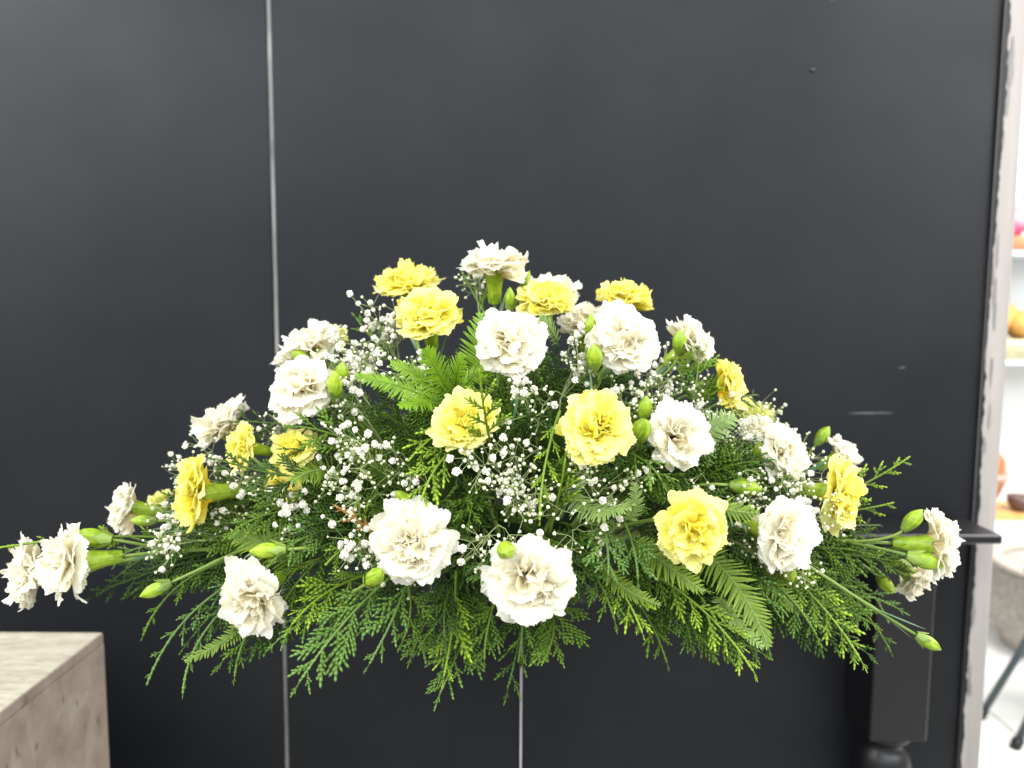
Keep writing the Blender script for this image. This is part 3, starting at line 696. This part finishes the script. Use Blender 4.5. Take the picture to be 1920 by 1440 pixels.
HC = [  # x0,y0,d0, x1,y1,d1, sag(px right, px down at the middle), material, width, label
 (470, 1075, .55, 275, 1284, .50, (-45, -40), 'cedar_cool', .017, 'thin cedar frond curling down at the far lower left'),
 (480, 1095, .55, 343, 1300, .49, (-60, -20), 'cedar_cool', .015, 'hooked cedar frond tip second from lower left'),
 (520, 1110, .54, 440, 1268, .50, (-30, -10), 'cedar_mid', .020, 'cedar frond hanging left below the low white carnation'),
 (430, 1050, .57, 268, 1192, .53, (-40, -35), 'cedar_mid', .016, 'cedar frond arching out between the left bud and plinth'),
 (540, 1130, .55, 470, 1225, .53, (0, 0), 'cedar_dark', .024, 'short dark cedar tip directly under the low left carnation'),
 (735, 1080, .52, 562, 1278, .455, (-10, -20), 'cedar_cool', .040, 'largest green cedar frond hanging lowest at left of centre'),
 (765, 1085, .52, 693, 1244, .47, (15, -10), 'cedar_cool', .030, 'cedar frond hanging just right of the largest one'),
 (700, 1075, .54, 548, 1170, .48, (-20, -25), 'cedar_lime', .032, 'yellow green cedar frond spreading above the largest one'),
 (760, 1080, .53, 755, 1200, .49, (25, 0), 'cedar_mid', .028, 'cedar tip hanging straight below the front left carnation'),
 (640, 1020, .56, 520, 1150, .51, (-15, -20), 'cedar_mid', .034, 'cedar frond filling behind the low left carnation'),
 (855, 1070, .53, 832, 1268, .49, (10, 0), 'cedar_lime', .034, 'cedar frond with yellow tip hanging at the middle left'),
 (840, 1090, .55, 772, 1228, .50, (-5, -10), 'cedar_mid', .034, 'cedar frond fanning left beside the yellow tipped one'),
 (870, 1090, .55, 892, 1190, .51, (12, 0), 'cedar_mid', .026, 'small cedar frond fanning right of the yellow tipped one'),
 (930, 1120, .53, 908, 1236, .50, (-10, 0), 'cedar_mid', .026, 'cedar frond hanging left below the lowest white carnation'),
 (985, 1130, .53, 972, 1242, .51, (0, 0), 'cedar_mid', .020, 'cedar tip in front of the bright stand edge'),
 (1000, 1120, .58, 1066, 1190, .60, (20, -5), 'cedar_dark', .020, 'small dark cedar tip right of the lowest white carnation'),
 (1090, 1040, .54, 1152, 1162, .49, (10, -10), 'cedar_mid', .030, 'cedar frond hanging right of the lowest white carnation'),
 (1130, 1060, .53, 1204, 1186, .48, (10, -10), 'cedar_lime', .026, 'lime tipped cedar frond second right of the lowest carnation'),
 (1160, 1080, .56, 1250, 1242, .52, (20, -5), 'cedar_mid', .028, 'cedar frond hanging lowest right of centre'),
 (1230, 1090, .55, 1308, 1200, .51, (20, -10), 'cedar_mid', .032, 'broad cedar frond under the low right yellow carnation'),
 (1230, 1080, .52, 1412, 1258, .47, (20, -25), 'cedar_lime', .030, 'lime cedar frond reaching lowest on the right side'),
 (1330, 1070, .54, 1440, 1215, .50, (15, -10), 'cedar_mid', .030, 'cedar frond beside the broad fern on the right'),
 (1400, 1060, .55, 1530, 1190, .51, (20, -20), 'cedar_mid', .032, 'cedar frond trailing below the low right white carnation'),
 (1430, 1040, .56, 1614, 1238, .51, (20, -25), 'cedar_lime', .034, 'long cedar frond trailing in front of the table leg'),
 (1480, 1040, .58, 1670, 1222, .58, (40, -20), 'cedar_mid', .026, 'soft cedar frond overlapping the table leg on the right'),
 (1540, 1030, .60, 1612, 1150, .60, (30, -10), 'cedar_mid', .026, 'short cedar frond beside the table leg top'),
 (1120, 960, .52, 1140, 1078, .475, (15, -5), 'cedar_cool', .024, 'small cedar tip hanging below the curled fern'),
 (1170, 980, .52, 1196, 1085, .48, (10, -10), 'cedar_cool', .024, 'small cedar tip left of the low yellow carnation'),
 (1560, 935, .61, 1706, 856, .60, (10, 5), 'cedar_lime', .018, 'bright forked cedar twig reaching up at far right'),
 (1570, 960, .61, 1676, 942, .60, (0, 5), 'cedar_lime', .014, 'small cedar twig pointing right above the table'),
 (1540, 985, .60, 1650, 985, .62, (0, 0), 'cedar_dark', .02, 'dark cedar twig against the table top'),
 (330, 1010, .60, -20, 1030, .56, (20, -25), 'cedar_lime', .012, 'thin cedar twig running to the left picture edge'),
 (460, 990, .62, 208, 1092, .60, (-20, -45), 'cedar_dark', .024, 'dark soft cedar frond behind the left carnation stalks'),
 (440, 960, .60, 300, 1060, .58, (-10, -30), 'cedar_dark', .03, 'dark cedar frond above the thin bud stalk at left'),
 (660, 900, .54, 412, 862, .515, (-10, 20), 'cedar_dark', .030, 'dark cedar frond lying across the left yellow carnations'),
 (700, 830, .56, 440, 790, .60, (-10, -20), 'cedar_dark', .034, 'dark cedar frond between the left white carnations'),
 (700, 850, .54, 560, 800, .52, (-10, -20), 'cedar_mid', .036, 'green cedar frond under the large left white carnation'),
 (560, 960, .58, 380, 900, .60, (0, -20), 'cedar_mid', .030, 'cedar frond behind the far left yellow carnation'),
 (1050, 770, .51, 1012, 975, .475, (-18, 0), 'cedar_lime', .014, 'narrow lime cedar frond hanging between the central yellow carnations'),
 (860, 830, .52, 790, 938, .48, (-20, -5), 'cedar_lime', .026, 'bright cedar frond hanging below the central left yellow carnation'),
 (850, 800, .53, 765, 865, .50, (-5, -15), 'cedar_lime', .022, 'bright cedar tip left below the central left yellow carnation'),
 (925, 860, .52, 898, 690, .462, (-5, 0), 'cedar_lime', .020, 'upright lime cedar sprig in front of the upper white carnation'),
 (930, 620, .64, 868, 512, .66, (-5, 0), 'cedar_mid', .020, 'cedar sprig left of the topmost carnation'),
 (760, 700, .63, 668, 596, .64, (-10, 0), 'cedar_mid', .028, 'cedar sprig sticking out at upper left'),
 (1290, 790, .60, 1310, 650, .62, (10, 0), 'cedar_mid', .028, 'cedar sprig rising on the upper right slope'),
 (1300, 780, .58, 1420, 740, .64, (0, -15), 'cedar_dark', .028, 'dark cedar frond under the right slope yellow carnation'),
 (1180, 850, .52, 1240, 900, .49, (10, -10), 'cedar_mid', .024, 'dense green cedar tip under the right white carnation'),
 (1030, 1000, .53, 1060, 860, .49, (5, 0), 'cedar_lime', .020, 'upright cedar sprig left of the grey green blade'),
 (690, 1040, .54, 672, 935, .49, (-6, 0), 'cedar_lime', .018, 'yellowish cedar sprig standing left of the front carnation'),
 (730, 1030, .53, 628, 948, .48, (0, -10), 'cedar_rust', .010, 'rust brown cedar twig left of the front carnation'),
 (690, 1010, .53, 610, 1060, .49, (-10, -12), 'cedar_lime', .016, 'yellow green cedar tip with rust base near the rust twig'),
 (650, 1000, .54, 560, 1000, .52, (0, -10), 'cedar_dark', .028, 'dark cedar frond left of the rust brown twig'),
]
for i, (x0, y0, d0, x1, y1, d1, sag, mt, wd, lab) in enumerate(HC):
    a, b = P(x0, y0, d0), P(x1, y1, d1); mid = P((x0 + x1) / 2 + sag[0], (y0 + y1) / 2 + sag[1], (d0 + d1) / 2 - .008)
    cedar(a, b, mid, mt, lab, width=wd * (.86 if y1 > 1140 else 1), seed=i + 1, sparse=.25 if wd < .02 else .10)

def dome(u, v):
    """point of the mound's outer shape: u in [-1,1] along its width, v 0 = horizontal front .. 1 = top"""
    x = .36 * u; zt_ = .225 * (1 - abs(u) ** 1.35); dy = .19 * (1 - abs(u) ** 2) ** .5
    a = v * PI / 2
    return Vector((x, FC.y - .01 - dy * math.cos(a), FC.z + .02 + zt_ * math.sin(a) - (.02 if v < .1 else 0)))
rf = random.Random(77)
SHORT = ['topmost white carnation', 'white carnation behind the top yellow', None, 'upper centre white carnation', 'upper right white carnation', 'turned away white carnation', 'side on upper left white carnation', 'large left slope white carnation',
 'left edge white carnation', 'far left profile carnation', None, 'left tip carnation pair', 'low left white carnation', 'front left white carnation', 'lowest white carnation', 'right white carnation', 'right slope white carnation', None, 'back right blurred carnation',
 'low right white carnation', 'far right tip carnation', None, 'soft upper left yellow carnation', 'second upper left yellow carnation', 'top yellow carnation', 'highest right yellow carnation', None, 'central left yellow carnation', 'wide open central yellow carnation',
 'right slope yellow carnation', None, 'low right yellow carnation', 'far right yellow carnation', 'far left yellow carnation', None, 'cedar crossed left yellow carnation', 'small drooping left yellow carnation', None]
TAKEN = set()
def spot(p, tone):
    v = CM.transposed() @ (p - CAM); px = 960 - F_PX * v.x / v.z; py = 720 + F_PX * v.y / v.z; best = None
    for c, sh_ in zip(CARN, SHORT):
        if not sh_: continue
        dx, dy = px - c[0], py - c[1]; side = ('right of' if dx > 0 else 'left of') if abs(dx) > abs(dy) else ('below' if dy > 0 else 'above')
        if (sh_, side, tone) in TAKEN: continue
        q_ = math.hypot(dx, dy)
        if best is None or q_ < best[0]: best = (q_, sh_, side, tone)
    TAKEN.add(best[1:]); return '%s cedar frond packed in just %s the %s' % (tone, best[2], best[1])
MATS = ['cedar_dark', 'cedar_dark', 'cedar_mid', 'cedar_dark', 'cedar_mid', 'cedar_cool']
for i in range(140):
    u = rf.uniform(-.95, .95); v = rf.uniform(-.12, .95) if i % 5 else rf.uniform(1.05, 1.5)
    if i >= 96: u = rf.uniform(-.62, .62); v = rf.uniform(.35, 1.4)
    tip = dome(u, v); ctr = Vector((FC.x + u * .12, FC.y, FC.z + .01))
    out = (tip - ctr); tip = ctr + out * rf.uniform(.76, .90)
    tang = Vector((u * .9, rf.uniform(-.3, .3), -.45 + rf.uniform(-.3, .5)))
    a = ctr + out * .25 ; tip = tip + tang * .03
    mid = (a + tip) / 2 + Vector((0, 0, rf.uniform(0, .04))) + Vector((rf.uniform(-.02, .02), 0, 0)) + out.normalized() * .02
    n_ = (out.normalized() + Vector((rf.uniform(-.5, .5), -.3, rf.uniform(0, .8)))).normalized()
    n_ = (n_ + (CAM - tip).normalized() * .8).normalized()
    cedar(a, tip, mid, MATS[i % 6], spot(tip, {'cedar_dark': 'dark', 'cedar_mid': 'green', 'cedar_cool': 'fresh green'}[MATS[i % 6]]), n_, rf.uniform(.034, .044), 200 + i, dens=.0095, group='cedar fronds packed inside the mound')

for i, (x, y, x1, y1, mt, lab) in enumerate(((860, 1030, 880, 1140, 'cedar_dark', 'dark cedar frond right of the front left carnation'), (900, 1010, 868, 1080, 'cedar_dark', 'short dark cedar frond between the two front white carnations'),
    (890, 1060, 915, 1150, 'cedar_mid', 'green cedar frond left beside the lowest carnation'), (1080, 1000, 1100, 1110, 'cedar_dark', 'dark cedar frond right beside the lowest carnation'), (1050, 980, 1120, 1030, 'cedar_mid', 'green cedar frond above the lowest carnation at its right'),
    (820, 1090, 720, 1150, 'cedar_dark', 'dark cedar frond below the front left carnation'), (1110, 1060, 1180, 1110, 'cedar_dark', 'dark cedar frond under the slim fern'), (940, 1000, 945, 1090, 'cedar_dark', 'dark cedar frond directly behind the round front bud'),
    (1010, 980, 1030, 1060, 'cedar_dark', 'dark cedar frond rising behind the lowest carnation'), (800, 960, 845, 940, 'cedar_mid', 'green cedar frond above the front left carnation'), (1140, 1020, 1230, 1060, 'cedar_dark', 'dark cedar frond left under the low yellow carnation'),
    (870, 900, 880, 1000, 'cedar_dark', 'dark cedar frond left of the airy central gypsophila'))):
    cedar(P(x, y, .57), P(x1, y1, .53), None, mt, lab, vec((0, .9, .35)), .034, 900 + i)
# ------------------------------------------------------------------ ferns
def leaflet_mesh(mat, q):
    m = MB(); vs = []; n = 6
    for i in range(n + 1):
        s = i / n; w_ = .095 * (1 - s ** 3.0) ** .8 * (1 - .25 * s); w_ = max(w_, .004)
        dr = (-.10, -.22, .06, -.16)[q] * s * s; o = (.05, -.07, .02, .12)[q] * s * s; tw = (0, .35, -.3, .2)[q] * s; w_ *= 1 + .12 * math.sin(s * 21 + q)
        vs += [(s, o - w_, dr - .01 - w_ * tw), (s, o, dr + .012), (s, o + w_, dr - .01 + w_ * tw)]
    m.add(vs, [(3 * i + k, 3 * i + k + 1, 3 * i + 4 + k, 3 * i + 3 + k) for i in range(n) for k in (0, 1)], [(0, i / n) for i in range(n + 1) for _ in range(3)])
    return m.mesh('leaflet', mat)
LFM = {k: [leaflet_mesh(M[k], q) for q in range(4)] for k in ('fern', 'fern_mid', 'fern_pale')}
def pinna(parent, inv, pts, mat, ll, nrm, r, gap=.0026, nm='leaflet', base=0.0):
    tot = sum((pts[i + 1] - pts[i]).length for i in range(len(pts) - 1)); n = int(tot / gap); npt = len(pts) - 1
    for k in range(n):
        s = k / n; fi = s * npt; i = min(int(fi), npt - 1); p = pts[i].lerp(pts[i + 1], fi - i); T = (pts[i + 1] - pts[i]).normalized()
        N = (nrm - T * nrm.dot(T)).normalized(); S_ = N.cross(T)
        L = ll * (.55 + .45 * sm(0, .25, s)) * (1 - s ** 2.2) ** .75 + .0015
        if s < base: continue
        for sd in (1, -1):
            a = math.radians(r.uniform(62, 70) - 22 * s); dx = T * math.cos(a) + S_ * sd * math.sin(a) + N * r.uniform(-.10, .10)
            Lr = L * r.uniform(.84, 1.06); dx = (dx + T * r.uniform(-.10, .10)).normalized()
            link(nm, r.choice(LFM[mat]), parent, inv @ Matrix.Translation(p) @ frame(dx, N).to_4x4() @ Matrix.Diagonal((Lr, max(gap * 4.4, Lr * .55), Lr, 1)))
def fern(pix, mat, ll, label, nrm=(0, 1, .5), gap=.0026, seed=0):
    pts3 = [P(*p) for p in pix]; a = pts3[0]; r = random.Random(seed + 3)
    pts = bez(pts3[0], pts3[1], pts3[2], 14) if len(pts3) == 3 else pts3
    root = tag(empty('fern_frond', a), label, 'fern frond', 'fern fronds in the arrangement'); inv = Matrix.Translation(-a)
    m = MB(); m.tube([inv @ p for p in pts], [.0008 * (1 - .7 * i / 14) for i in range(15)], 5); link('rachis', m.mesh('rachis', M['fern_pale']), root)
    pinna(root, inv, pts, mat, ll, vec(nrm), r, gap)
# big bright frond left of centre: five pinnae from one stalk
def bright_fern():
    a = P(850, 790, .56); root = tag(empty('fern_frond', a), 'large bright green fern fanning out left of centre above the yellow carnation', 'fern frond', 'fern fronds in the arrangement'); inv = Matrix.Translation(-a)
    j = random.Random(9)
    tips = [((835, 762, .55), (760, 720, .52), (664, 704, .50), .013), ((838, 750, .555), (790, 700, .53), (732, 680, .52), .011), ((846, 740, .555), (820, 700, .53), (797, 652, .52), .015),
            ((855, 740, .56), (850, 705, .54), (868, 664, .53), .013), ((850, 765, .56), (800, 745, .52), (748, 762, .50), .012), ((862, 735, .56), (880, 710, .55), (905, 690, .54), .010)]
    for (p0, p1, p2, ll) in tips:
        pts = bez(P(*p0), P(*p1), P(*p2), 14); m = MB(); m.tube([inv @ p for p in pts], [.0008 * (1 - .7 * i / 14) for i in range(15)], 5)
        pn = link('pinna', m.mesh('pinna', M['fern']), root); pinna(pn, inv, pts, 'fern', ll, vec((-.1, .9, .55)), j, .0024)
    m = MB(); m.tube([inv @ p for p in bez(P(850, 742, .56), P(860, 830, .58), FC + Vector((-.02, 0, .03)), 8)], .0012, 6); link('stalk', m.mesh('stalk', M['fern_mid']), root)
bright_fern()
fern([(900, 720, .58), (888, 660, .565), (905, 585, .575)], 'fern', .020, 'fern frond rising behind the left edge of the upper white carnation', (-.3, .8, .3))
fern([(1065, 920, .53), (1115, 985, .49), (1192, 940, .47)], 'fern_pale', .016, 'pale curled fern frond right below the central gypsophila', (0, .7, .9), .0022, 2)
fern([(1180, 975, .48), (1196, 950, .47), (1190, 905, .465)], 'fern_pale', .007, 'little pale fern tip pointing up beside the curled fern', (0, 1, .2), .002, 3)
fern([(560, 1060, .54), (500, 1010, .52), (432, 1000, .52)], 'fern_mid', .020, 'fern frond behind the green bud on the lower left', (-.1, .8, .6), .0028, 4)
fern([(640, 900, .55), (600, 860, .53), (545, 905, .51)], 'fern_mid', .014, 'fern frond under the cedar at the left yellow carnations', (0, .9, .5), .0025, 5)
fern([(1300, 830, .58), (1340, 790, .57), (1382, 782, .58)], 'fern_pale', .016, 'pale fern frond beside the right white carnation', (.1, .9, .4), .0027, 6)
fern([(1190, 1020, .52), (1240, 1050, .50), (1320, 1110, .48)], 'fern_mid', .015, 'fern frond slanting below the low right yellow carnation', (0, .9, .4), .0027, 7)
fern([(1300, 1020, .54), (1400, 1090, .50), (1442, 1216, .48)], 'fern_mid', .019, 'broad yellow green fern frond pointing down on the right', (.2, .95, .2), .0030, 8)
fern([(1330, 940, .52), (1370, 965, .51), (1425, 960, .51)], 'fern_mid', .013, 'fern frond right of the low yellow carnation', (.1, .8, .6), .0026, 9)
fern([(1350, 1120, .52), (1360, 1150, .50), (1432, 1216, .475)], 'fern_pale', .010, 'narrow pale fern tip near the broad fern at lower right', (.1, .9, .3), .0022, 10)
fern([(510, 1100, .54), (470, 1190, .52), (345, 1240, .495)], 'fern_mid', .009, 'narrow fern frond hanging among the lower left cedar', (-.1, .9, .5), .0022, 11)
fern([(940, 800, .54), (905, 748, .52), (880, 752, .515)], 'fern_pale', .010, 'small grey green fern beside the central left yellow carnation', (0, .9, .4), .0024, 12)
fern([(1045, 640, .57), (1030, 610, .555), (1012, 592, .55)], 'fern_pale', .008, 'tiny fern tip over the base of the top yellow carnation', (0, .9, .4), .002, 13)
fern([(1130, 1060, .52), (1160, 1110, .50), (1240, 1135, .48)], 'fern_mid', .008, 'slim fern frond right of the lowest white carnation', (0, .9, .3), .0022, 14)
fern([(1290, 700, .62), (1285, 670, .61), (1290, 660, .60)], 'fern_mid', .016, 'green fern below the turned away white carnation', (.2, .9, .3), .0026, 15)
fern([(730, 900, .55), (690, 850, .54), (620, 830, .53)], 'fern_mid', .015, 'dark fern frond in the left heart of the mound', (0, .8, .6), .0027, 16)
fern([(1400, 1050, .55), (1450, 1100, .53), (1500, 1150, .52)], 'fern_mid', .012, 'fern frond below the low right white carnation', (0, .9, .4), .0026, 17)

# ------------------------------------------------------------------ grey green blades
for (p0, p1, p2, w_, lab) in (((1070, 960, .53), (1085, 900, .52), (1128, 848, .51), .0032, 'grey green blade under the bright yellow carnation'),
                              ((420, 1010, .57), (360, 990, .56), (300, 1000, .55), .0016, 'dark slender blade above the left stalks'),
                              ((960, 800, .56), (975, 740, .55), (968, 690, .555), .0014, 'thin green blade below the upper white carnation'),
                              ((1110, 830, .56), (1112, 760, .56), (1106, 690, .55), .0013, 'thin upright stalk leaf below the round bud'),
                              ((560, 1000, .56), (480, 1010, .55), (436, 1075, .54), .0016, 'thin blade hanging by the left stalk joint')):
    a = P(*p0); m = MB(); blade(m, Vector((0, 0, 0)), P(*p1) - a, P(*p2) - a, w_)
    o = tag(link('carnation_leaf', m.mesh('carnation_leaf', M['blade'])), lab, 'leaf'); o.location = a

# ------------------------------------------------------------------ gypsophila
def floret_mesh(seed):
    r = random.Random(seed); m = MB(); n = 46
    for i in range(n):
        z = 1 - 1.75 * (i + .5) / n; ph = i * 2.39996 + r.uniform(-.2, .2); rr = math.sqrt(max(0, 1 - z * z))
        d_ = Vector((rr * math.cos(ph), rr * math.sin(ph), z)).normalized(); t_ = Matrix.Rotation(r.uniform(0, PI), 3, d_) @ d_.orthogonal().normalized(); b = d_.cross(t_)
        R0 = .0031 * r.uniform(.85, 1.12); w_ = .00095
        c = d_ * R0
        vs = [d_ * R0 * .45 - t_ * w_ * .4, d_ * R0 * .45 + t_ * w_ * .4, c + t_ * w_ + b * .0004 * r.uniform(-1, 1), c + d_ * .0003 + b * .0003, c - t_ * w_ - b * .0004 * r.uniform(-1, 1)]
        m.add(vs, [(0, 1, 2, 3, 4)])
    ball(m, (0, 0, 0), .0022, seed, 5)
    return m.mesh('floret', M['gyp'])
FLO = [floret_mesh(s) for s in range(4)]
def gypsophila(px, py, rad, d, n, frac, label, seed, flat=.6):
    r = random.Random(seed); c = P(px, py, d); rr = rad * 1.12 * d / F_PX
    to = (FC + Vector(((c.x - FC.x) * .5, .02, .0)) - c); base = c + to.normalized() * min(to.length, .11)
    root = tag(empty('gypsophila_spray', base), label, 'gypsophila', 'gypsophila sprays in the arrangement'); inv = Matrix.Translation(-base)
    J = c + to.normalized() * rr * 1.1; m = MB()
    m.tube([inv @ p for p in bez(base, base.lerp(J, .5) + Vector((.004, 0, .006)), J, 6)], .0006, 4)
    nodes = []
    for k in range(max(3, n // 11)):
        dv = Vector((r.gauss(0, 1), r.gauss(0, flat), r.gauss(0, 1))).normalized() * rr * r.uniform(.2, .7); q_ = c + dv + to.normalized() * rr * .25; nodes.append(q_)
        m.tube([inv @ J, inv @ (J.lerp(q_, .5) + Vector((r.uniform(-1, 1), r.uniform(-1, 1), r.uniform(-1, 1))) * .002), inv @ q_], [.00045, .0004, .0003], 3, False)
    subs = []
    for q_ in nodes:
        for k in range(4):
            e = q_ + (q_ - J).normalized() * rr * .22 + Vector((r.uniform(-1, 1), r.uniform(-1, .5) * flat, r.uniform(-1, 1))) * rr * .38
            subs.append(e); m.tube([inv @ q_, inv @ e], [.0003, .00022], 3, False)
    bm_ = MB()
    for k in range(int(n * 1.25)):
        q_ = r.choice(subs); e = q_ + (q_ - J).normalized() * .004 + Vector((r.uniform(-1, 1), r.uniform(-1, .4), r.uniform(-1, 1))) * .0095
        m.tube([inv @ q_, inv @ e], [.00022, .00016], 3, False)
        if r.random() < frac * .95:
            f_ = ((e - q_).normalized() + Vector((0, -.8, .4))).normalized()
            link('floret', r.choice(FLO), root, inv @ Matrix.Translation(e) @ frame(f_.orthogonal(), f_).to_4x4() @ Matrix.Scale(r.choice((.5, .6, .75, .9, 1.0)) * .86, 4))
        else:
            ball(bm_, inv @ e, r.uniform(.0007, .0014), k, 4)
    link('stems', m.mesh('stems', M['gypstem']), root)
    link('tiny_buds', bm_.mesh('tiny_buds', M['gypbud']), root)['kind'] = 'stuff'
GY = [
 (890, 862, 46, .50, 24, .25, 'gypsophila just below the central left yellow carnation'),
 (1008, 935, 52, .49, 26, .12, 'airy gypsophila right in the dark centre'),
 (1090, 985, 44, .50, 26, .12, 'gypsophila buds below the curled fern'),
 (1070, 900, 46, .50, 26, .16, 'gypsophila left of the grey green blade top'),
 (760, 860, 50, .53, 30, .22, 'gypsophila left of the hanging bright cedar'),
 (600, 900, 46, .53, 30, .26, 'gypsophila right of the small drooping yellow carnation'),
 (1195, 720, 44, .575, 34, .22, 'gypsophila below the upper right white carnation'),
 (1440, 905, 46, .57, 34, .20, 'gypsophila below the right slope white carnation'),
 (620, 660, 36, .63, 28, .3, 'gypsophila right of the side on white carnation'),
 (725, 612, 60, .62, 70, .40, 'dense gypsophila puff left of the upper yellow carnation'),
 (700, 665, 62, .60, 75, .30, 'gypsophila spray between the upper left white and yellow carnations'),
 (655, 690, 48, .61, 50, .35, 'gypsophila spray right of the upper left white carnation'),
 (745, 712, 45, .585, 45, .30, 'gypsophila behind the bright fern'),
 (650, 735, 36, .56, 24, .45, 'small gypsophila cluster by the left slope green buds'),
 (680, 850, 58, .52, 50, .26, 'gypsophila in the left heart above the rust twig'),
 (660, 925, 60, .51, 52, .26, 'gypsophila around the left heart of the mound'),
 (545, 960, 40, .54, 28, .40, 'gypsophila cluster below the small drooping yellow carnation'),
 (665, 1040, 48, .50, 30, .40, 'gypsophila cluster left of the front white carnation'),
 (945, 905, 70, .50, 62, .18, 'airy gypsophila in the dark centre above the lowest carnation'),
 (930, 975, 55, .49, 40, .10, 'airy gypsophila buds just above the round front bud'),
 (975, 870, 60, .50, 44, .32, 'gypsophila between the two central yellow carnations'),
 (1060, 690, 62, .56, 60, .38, 'gypsophila between the upper white carnations'),
 (1010, 760, 55, .53, 40, .38, 'gypsophila above the central dark gap'),
 (1150, 890, 60, .52, 34, .12, 'gypsophila buds below the bright yellow carnation'),
 (1240, 700, 60, .60, 60, .14, 'gypsophila behind the upper right white carnation'),
 (1300, 750, 50, .60, 40, .16, 'gypsophila above the right white carnation'),
 (1390, 840, 62, .60, 52, .20, 'gypsophila left of the right slope white carnation'),
 (1360, 905, 55, .56, 40, .12, 'gypsophila between the right white and yellow carnations'),
 (1510, 865, 46, .62, 40, .25, 'soft gypsophila right of the right slope white carnation'),
 (1508, 935, 50, .56, 44, .28, 'gypsophila beside the far right yellow carnation'),
 (1535, 985, 42, .55, 32, .25, 'gypsophila under the far right yellow carnation'),
 (1500, 1075, 50, .54, 30, .12, 'gypsophila buds below the low right white carnation'),
 (1440, 790, 40, .68, 30, .3, 'blurred gypsophila behind the right slope'),
 (330, 960, 52, .60, 50, .26, 'gypsophila left of the far left yellow carnation'),
 (320, 1010, 42, .56, 40, .28, 'gypsophila by the left carnation stalks'),
 (345, 880, 36, .66, 34, .22, 'soft gypsophila above the far left yellow carnation'),
 (395, 860, 40, .60, 30, .25, 'gypsophila between the far left yellow and white carnations'),
 (480, 885, 44, .57, 32, .12, 'gypsophila buds among the left yellow carnations'),
 (510, 800, 50, .60, 34, .08, 'gypsophila buds below the large left white carnation'),
 (895, 545, 42, .68, 36, .08, 'tiny gypsophila buds under the topmost carnation'),
 (790, 1100, 44, .54, 8, .0, 'a few gypsophila buds low at the front'),
 (1180, 760, 50, .57, 30, .16, 'gypsophila below the upper right green bud'),
 (1400, 1010, 50, .54, 34, .12, 'gypsophila left of the low right white carnation'),
 (430, 960, 50, .60, 30, .12, 'gypsophila right of the far left yellow carnation'),
]
for i, g in enumerate(GY): gypsophila(*g, seed=i + 500)
